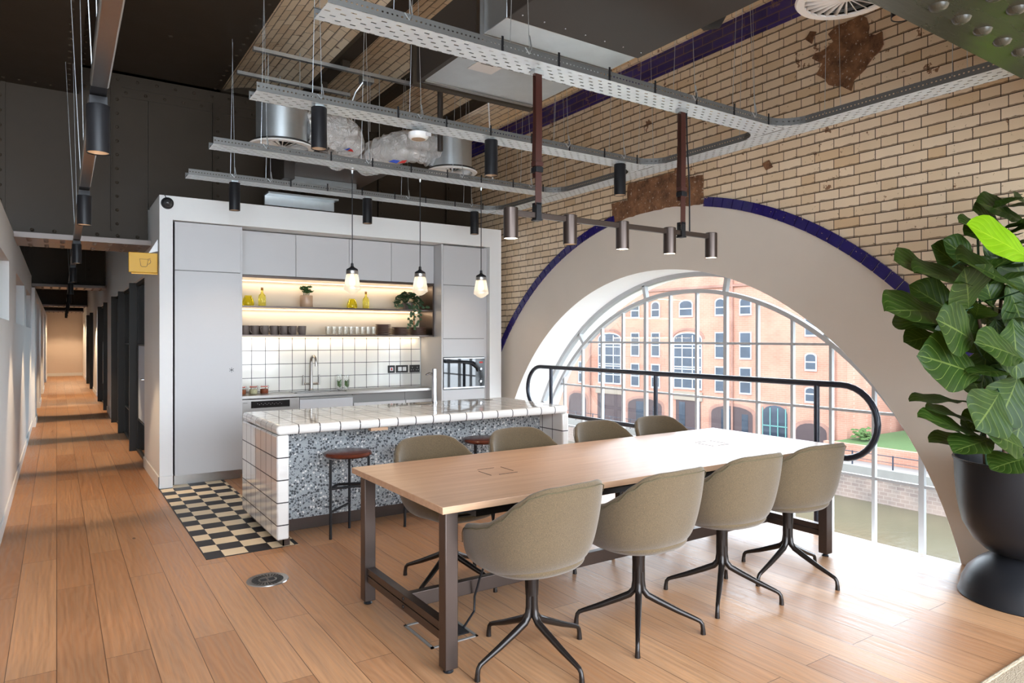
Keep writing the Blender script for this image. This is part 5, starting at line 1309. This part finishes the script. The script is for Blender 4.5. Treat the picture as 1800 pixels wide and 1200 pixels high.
for b, tp, n_, w in LEAF:
    L_ = (Vector(tp)-Vector(b)).length
    leaf_into(m, b, tp, n_, max(.18, 1.15*w*max(L_, .28)), .10, .16, fiddle, nu=14, nv=8, wave=.030, ph=rs.uniform(0, 6))
for k in range(46):       # the side of the crown beyond the frame and behind
    s_ = rs.choice(stems); i = rs.randrange(1, len(s_)); p = Vector(s_[i])+Vector((0, 0, rs.uniform(-.15, .15)))
    a = rs.uniform(-2.4, .5); d_ = Vector((cos(a)*.6, sin(a), rs.uniform(-.1, .5))).normalized()*rs.uniform(.26, .36); q = p+d_
    if q.x > 4.93: q.x = 4.93
    if q.y > 1.75: q.y = 1.75
    q.z = min(q.z, 2.35)
    leaf_into(m, p+d_*.12, q, (d_.x*-.4, d_.y*-.4, 1), .20, .14, .16, fiddle, nu=12, nv=6, wave=.030, ph=k)
for k in range(30):       # inner leaves filling the heart of the crown
    s_ = stems[k % 4]; i = 1+(k//4) % (len(s_)-1); p = Vector(s_[i])+Vector((rs.uniform(-.05, .05), 0, rs.uniform(-.22, .16)))
    a = rs.uniform(2.0, 4.6); d_ = Vector((cos(a), sin(a), rs.uniform(-.2, .5))).normalized()*rs.uniform(.20, .30); q = p+d_
    q.z = max(q.z, 1.0)
    leaf_into(m, p+d_*.1, q, (d_.x*.3-.3, -.5, .7), .20, .12, .16, fiddle, nu=12, nv=6, wave=.030, ph=k)
m.build('foliage', 'leaf', t, fix=False, angle=180)
m = MB(); leaf_into(m, Vector(YB)+Vector((.02, -.02, -.03)), YT, (-.55, -.60, .45), .24, .06, .10, fiddle, nu=14, nv=8, wave=.02); m.build('backlit_leaf', 'leafy', t, fix=False)['label'] = 'bright yellow-green backlit leaf'
m = MB()
for b, tp, n_, w in LEAF[:18]:
    bb = Vector(b); s_ = min((Vector(x) for st_ in stems for x in st_), key=lambda v: (v-bb).length); m.tube([s_, (s_+bb)/2-Vector((0, 0, .01)), bb], .004, 6)
m.build('leaf_stalks', 'gstem', t)
# ============================================================ SMALL THINGS
o = thing('woven_rug', (3.7, .3, 0), 'corner of a cream woven rug at the bottom right', 'rug')
box('pile', 'rug', (2.6, -.8, .001), (4.7, 1.315, .012), o)
MB().tube([(2.6, 1.315, .010), (4.7, 1.322, .010)], .010, 8).build('edge_cord', 'rug', o)
t = thing('floor_vent', (1.08, 4.35, 0), 'round steel swirl vent set in the oak floor', 'floor vent'); c = (1.085, 4.35, 0)
MB().lathe([(.001, .003), (.085, .003), (.122, .0055), (.125, 0)], c, 48, cap=False).build('disc', 'brushed', t)
m = MB()
for k in range(28):
    a = 2*pi*k/28; m.prism([(c[0]+.055*cos(a), c[1]+.055*sin(a), .0042), (c[0]+.093*cos(a+.10), c[1]+.093*sin(a+.10), .0042), (c[0]+.093*cos(a+.2), c[1]+.093*sin(a+.2), .0042), (c[0]+.055*cos(a+.1), c[1]+.055*sin(a+.1), .0042)], (0, 0, .0015))
for sx in (-.024, .024):
    for k in range(5): m.box((c[0]+sx-.018, c[1]-.018+k*.009, .0035), (c[0]+sx+.018, c[1]-.014+k*.009, .005))
m.build('slots', 'blackm', t, smooth=False)
t = thing('hanging_sign', (.70, 7.66, 2.14), 'yellow projecting sign with a cup outline on the corridor wall', 'sign')
box('sign_box', 'yellow', (.585, 7.63, 2.14), (.838, 7.66, 2.335), t, bevel=.004)
box('back_plate', 'yellow', (.61, 7.664, 2.125), (.842, 7.674, 2.32), t)
cup = [(.680, 2.272), (.690, 2.205), (.700, 2.197), (.735, 2.197), (.745, 2.205), (.755, 2.272)]
m = MB().tube([(x, 7.628, z) for x, z in cup], .0018, 6, closed=True).tube([(.753, 7.628, 2.262), (.772, 7.628, 2.268), (.778, 7.628, 2.250), (.768, 7.628, 2.228), (.748, 7.628, 2.222)], .0018, 6)
m.tube([(.756, 7.628, 2.275), (.775, 7.628, 2.283)], .0015, 6).build('cup_outline', 'blackm', t)
MB().prism([(.842, 7.655, 2.36), (.842, 7.655, 2.48), (.76, 7.655, 2.336)], (0, .008, 0)).build('bracket', 'whitep', t)
t = thing('dome_camera', (.915, 7.53, 2.79), 'small black dome security camera on the white corner above the kitchen', 'security camera')
MB().lathe([(.001, -.052), (.025, -.048), (.040, -.034), (.046, -.014)], (.915, YK-.01, 2.832), 28, axis='y', cap=False).build('dome', plain('smoked_dome', (.03, .03, .032), .05), t)
MB().lathe([(.044, -.022), (.056, -.016), (.058, .009), (.001, .009)], (.915, YK-.01, 2.832), 32, axis='y', cap=False).build('housing', 'black', t)
MB().tube([(.905, YK-.006, 2.885), (.885, YK-.006, 2.925)], .004, 8).build('cable', 'black', t)
# glazed partitions along the corridor
def partition(a, b, posts, doors, lab):
    t = thing('glazed_partition', (XR+.05, (a+b)/2, 0), lab, 'glass partition', 'black framed glass partitions along the corridor')
    m = MB().box((XR+.03, a, 2.17), (XR+.08, b, 2.215)).box((XR+.03, a, .001), (XR+.08, b, .03)); m.build('frame_rail', 'blackp', t, smooth=False)
    for p in posts: box('post', 'blackp', (XR-.05, p-.03, .001), (XR+.08, p+.03, 2.215), t)
    cuts = [a]+list(posts)+[b]
    for i in range(len(cuts)-1):
        y0, y1 = cuts[i]+.05, cuts[i+1]-.05
        if y1-y0 < .2: continue
        k = MB().box((XR+.04, y0, .03), (XR+.07, y0+.035, 2.17)).box((XR+.04, y1-.035, .03), (XR+.07, y1, 2.17)).box((XR+.04, y0, 1.39), (XR+.07, y1, 1.41)).box((XR+.04, y0, .42), (XR+.07, y1, .44)).build('door' if i in doors else 'glazing_frame', 'blackp', t, smooth=False)
        box('pane', 'glassd', (XR+.052, y0+.035, .03), (XR+.058, y1-.035, 2.17), k)
        if i in doors:
            box('bright_view_sheet', 'bright_view', (XR+.0495, y0+.036, .44), (XR+.0515, y1-.036, 1.39), k)
            MB().tube([(XR+.04, y0+.09, 1.0), (XR-.01, y0+.09, 1.0), (XR-.012, y0+.20, 1.0)], .009, 10).build('lever_handle', 'chrome', k)
    return t
M['blackp'] = plain('dark_frame_paint', (.024, .021, .018), .45, 0., Specular_IOR_Level=.25)
partition(8.95, 14.7, (10.3, 12.3, 13.9), (0,), 'nearest black framed glass partition with door right after the kitchen corner')
partition(15.9, 20.2, (16.35, 18.7), (1,), 'second black framed glass partition along the corridor')
partition(22.3, 28.0, (23.3, 26.0), (1,), 'farthest black framed glass partition along the corridor')
for i, (a, b) in enumerate(doorsL):
    d_ = struct(MB().box((XL2-.10, a, 0), (XL2-.06, a+.05, 2.2)).box((XL2-.10, b-.05, 0), (XL2-.06, b, 2.2)).box((XL2-.10, a, 2.15), (XL2-.06, b, 2.2)).box((XL2-.10, (a+b)/2-.04, 0), (XL2-.06, (a+b)/2+.04, 2.2)).build('door_%d' % (i+1), 'blackp', smooth=False))
    box('pane', 'glassd', (XL2-.085, a+.05, 0), (XL2-.078, b-.05, 2.15), d_)
# ============================================================ OUTDOORS across the river
FA = Vector((46.2, 47.9, 0)); FD = Vector((.11137, -.99378, 0)); FN = Vector((-.99378, -.11137, 0))
def FP(s, z, o=0.): v = FA+FD*s+FN*o; return (v.x, v.y, z)
def fbox(m, s0, s1, z0, z1, o0, o1):
    n = len(m.v); m.v += [Vector(FP(s, z, o)) for z in (z0, z1) for (s, o) in ((s0, o0), (s1, o0), (s1, o1), (s0, o1))]
    m.f += [(n, n+3, n+2, n+1), (n+4, n+5, n+6, n+7), (n, n+1, n+5, n+4), (n+1, n+2, n+6, n+5), (n+2, n+3, n+7, n+6), (n+3, n, n+4, n+7)]
    return m
B = thing('office_building', FP(5, -7), 'long red brick office building with white windows across the river', 'building')
fbox(MB(), -20, 19.9, -7.04, 9.3, -12, 0).build('brick_wall', 'redbrick', B, smooth=False)
def archtop(s0, s1, z0, z1, rise, n=8):
    c = (s0+s1)/2; h = (s1-s0)/2; return [(s0, z0), (s1, z0)]+[(c+h*cos(pi*i/n), z1-rise+rise*sin(pi*i/n)) for i in range(n+1)]
def fprism(m, poly, o0, o1): m.prism([FP(s, z, o0) for s, z in poly], FN*(o1-o0)); return m
def bwin(s0, s1, z0, z1, bars_s=(), bars_z=(), rise=0., fr=.10):
    k = fprism(MB(), archtop(s0-fr, s1+fr, z0-fr*1.5, z1+fr, rise) if rise else [(s0-fr, z0-fr*1.5), (s1+fr, z0-fr*1.5), (s1+fr, z1+fr), (s0-fr, z1+fr)], .01, .07).build('window', 'bframe', B, smooth=False)
    fprism(MB(), archtop(s0, s1, z0, z1, rise*.9) if rise else [(s0, z0), (s1, z0), (s1, z1), (s0, z1)], .072, .08).build('pane', 'bwin', k, smooth=False)
    m = MB()
    for b in bars_s: fbox(m, b-.05, b+.05, z0, z1-rise*.3, .081, .10)
    for b in bars_z: fbox(m, s0, s1, b-.05, b+.05, .081, .10)
    if bars_s or bars_z: m.build('glazing_bars', 'bframe', k, smooth=False)
cols = [(-.45, .40), (2.0, 2.8), (8.85, 9.7), (11.2, 12.1), (-7.5, -6.8), (-10.6, -9.9)]
for s0, s1 in cols:
    bwin(s0, s1, 3.45, 4.75, (), (4.05,), .35); bwin(s0, s1, -.2, 1.85, (), (.75, .95)); bwin(s0, s1, -3.1, -1.1, (), (-2.2, -2.0))
    bwin(s0, s1, 6.9, 7.9, (), (7.4,))
bwin(5.15, 6.4, 3.45, 4.75, (), (4.05,), .35); bwin(5.35, 6.1, 7.3, 8.0, (), ())
for s0, s1 in ((-4.7, -1.9), (4.55, 7.35), (-15.0, -12.2)):
    bwin(s0, s1, -3.0, 1.85, (s0+.85, s1-.85), (.85, .55, -.3, -1.15, -1.35, -2.2), .55)
    m = MB(); c = (s0+s1)/2; h = (s1-s0)/2+.35
    fprism(m, [(c+h*cos(pi*i/10), 1.4+.95*sin(pi*i/10)) for i in range(11)]+[(c-(h-.2)*cos(pi*i/10), 1.4+.75*sin(pi*i/10)) for i in range(11)], .0, .06)
    m.build('brick_arch', 'redbrick2', B, smooth=False)
bwin(16.8, 17.55, -.95, .2, (), (-.4,), .25); bwin(16.8, 17.55, -3.4, -2.4, (), (-2.85,), .25); bwin(16.8, 17.55, 1.7, 2.9, (), (2.2,))
for s0, s1 in ((-4.9, -1.6), (4.7, 7.3), (-15.2, -12)):      # flat entrances with stone lintel
    fbox(MB(), s0, s1, -7.03, -4.15, .01, .05).build('entrance_opening', 'dark', B, smooth=False); fbox(MB(), s0-.2, s1+.2, -4.12, -3.35, .01, .12).build('stone_band', 'band', B, smooth=False)
    fbox(MB(), s0+.35, s0+1.0, -7.02, -4.3, .052, .07).build('entrance_glass', 'bwin', B, smooth=False)
for s0, s1, z1, mt in ((-9.0, -6.5, -4.3, 'dark'), (-.9, 3.1, -4.3, 'dark'), (8.4, 12.3, -4.3, 'dark'), (13.2, 15.3, -3.95, 'bwin'), (16.0, 18.4, -5.1, 'dark')):
    fprism(MB(), archtop(s0-.25, s1+.25, -7.03, z1+.25, .75), .0, .03).build('brick_arch', 'redbrick2', B, smooth=False)
    fprism(MB(), archtop(s0, s1, -7.03, z1, .65), .032, .05).build('arched_opening', mt, B, smooth=False)
    m = MB(); w = s1-s0
    if mt == 'bwin':
        for k in range(4): fbox(m, s0+w*k/3.2-.04, s0+w*k/3.2+.04, -7.03, z1-.2, .052, .08)
        for z in (-5.6, -6.6): fbox(m, s0, s1, z-.04, z+.04, .052, .08)
        m.build('teal_frame', 'teal', B, smooth=False)
    elif w > 3:
        fbox(m, s0+w*.25, s0+w*.48, -7.03, z1-.3, .052, .07); fbox(m, s0+w*.75, s0+w*.9, -7.03, z1-.6, .052, .07); m.build('entrance_glass', 'bwin', B, smooth=False)
for s in (1.45, 10.45, -5.9, 19.0):
    MB().tube([FP(s, -7.03, .12), FP(s, 9.2, .12)], .09, 8).build('drainpipe', 'redbrick2', B)
fbox(MB(), -20, 19.9, 5.75, 5.95, .0, .15).build('brick_course', 'redbrick2', B, smooth=False)
B2 = thing('river_house', (58, 22, -6), 'white rendered house with red brick ground floor behind the lawn', 'building')
box('red_base', 'redbrick', (57, 8, -7.0), (66, 27.7, -4.1), B2, smooth=False); box('white_wall', plain('white_render', (.30, .30, .30), .7), (57.05, 8, -4.09), (66, 27.7, 4.5), B2, smooth=False)
for y in (25.8, 22.0, 18.0):
    w_ = box('window', 'bframe', (56.9, y-.9, -6.4), (57.0, y+.9, -4.6), B2, smooth=False); box('pane', 'bwin', (56.88, y-.75, -6.3), (56.9, y+.75, -4.7), w_, smooth=False)
    w_ = box('window', 'bframe', (56.93, y-1.4, -3.4), (57.04, y+.3, -1.6), B2, smooth=False); box('pane', 'bwin', (56.9, y-1.3, -3.3), (56.93, y+.2, -1.7), w_, smooth=False)
o = box('lawn', 'grass', (45.61, 0, -7.04), (56.8, 27.6, -5.85), smooth=False); tag(o, 'raised strip of lawn behind the riverside retaining wall', 'lawn', kind='stuff')
o = box('retaining_wall', 'redbrick', (45.2, -20, -7.04), (45.6, 28, -5.82), smooth=False); tag(o, 'low red brick retaining wall holding up the lawn', 'wall')
o = box('riverside_path', 'pave', (43.71, -60, -7.04), (45.19, 50, -6.86), smooth=False); tag(o, 'pale riverside path along the top of the quay', 'path')
Q = thing('quay_wall', (43, 20, -9.3), 'grey stone quay wall rising from the river with pale coping', 'quay wall')
box('stone_face', 'stone', (43.0, -60, -9.6), (43.6, 66, -7.35), Q, smooth=False); box('coping', 'coping', (42.9, -60, -7.349), (43.7, 66, -6.78), Q, smooth=False)
R_ = thing('riverside_railing', (43.3, 20, -6.78), 'thin dark railing along the riverside path', 'railing')
MB().tube([(43.3, -20, -5.95), (43.3, 60, -5.95)], .03, 8).build('top_rail', 'rail', R_); MB().tube([(43.3, -20, -6.35), (43.3, 60, -6.35)], .018, 6).build('lower_rail', 'rail', R_)
for i in range(22): MB().tube([(43.3, 4+i*2.6, -6.78), (43.3, 4+i*2.6, -5.9)], .05, 8).build('post', 'rail', R_)
o = MB().tube([(44.2, 20.9, -6.86), (44.2, 20.9, -2.9)], [.09, .06], 10).build('lamp_post', 'rail'); tag(o, 'slim dark lamp post on the riverside path', 'lamp post')
o = MB()
for i in range(90): o.dome((random.gauss(48, .5), 26.6+random.gauss(0, .35), -5.75+abs(random.gauss(0, .35))), random.uniform(.08, .2), (0, 0, 1), 7)
o = o.build('shrub', 'grass'); tag(o, 'small green shrub at the corner of the office building', 'shrub')
o = box('river', 'water', (6.5, -80, -9.3), (43.2, 130, -8.95), smooth=False); struct(o)
o = box('ground_far', 'pave', (43.6, -60, -9.5), (140, 130, -7.05), smooth=False); struct(o)
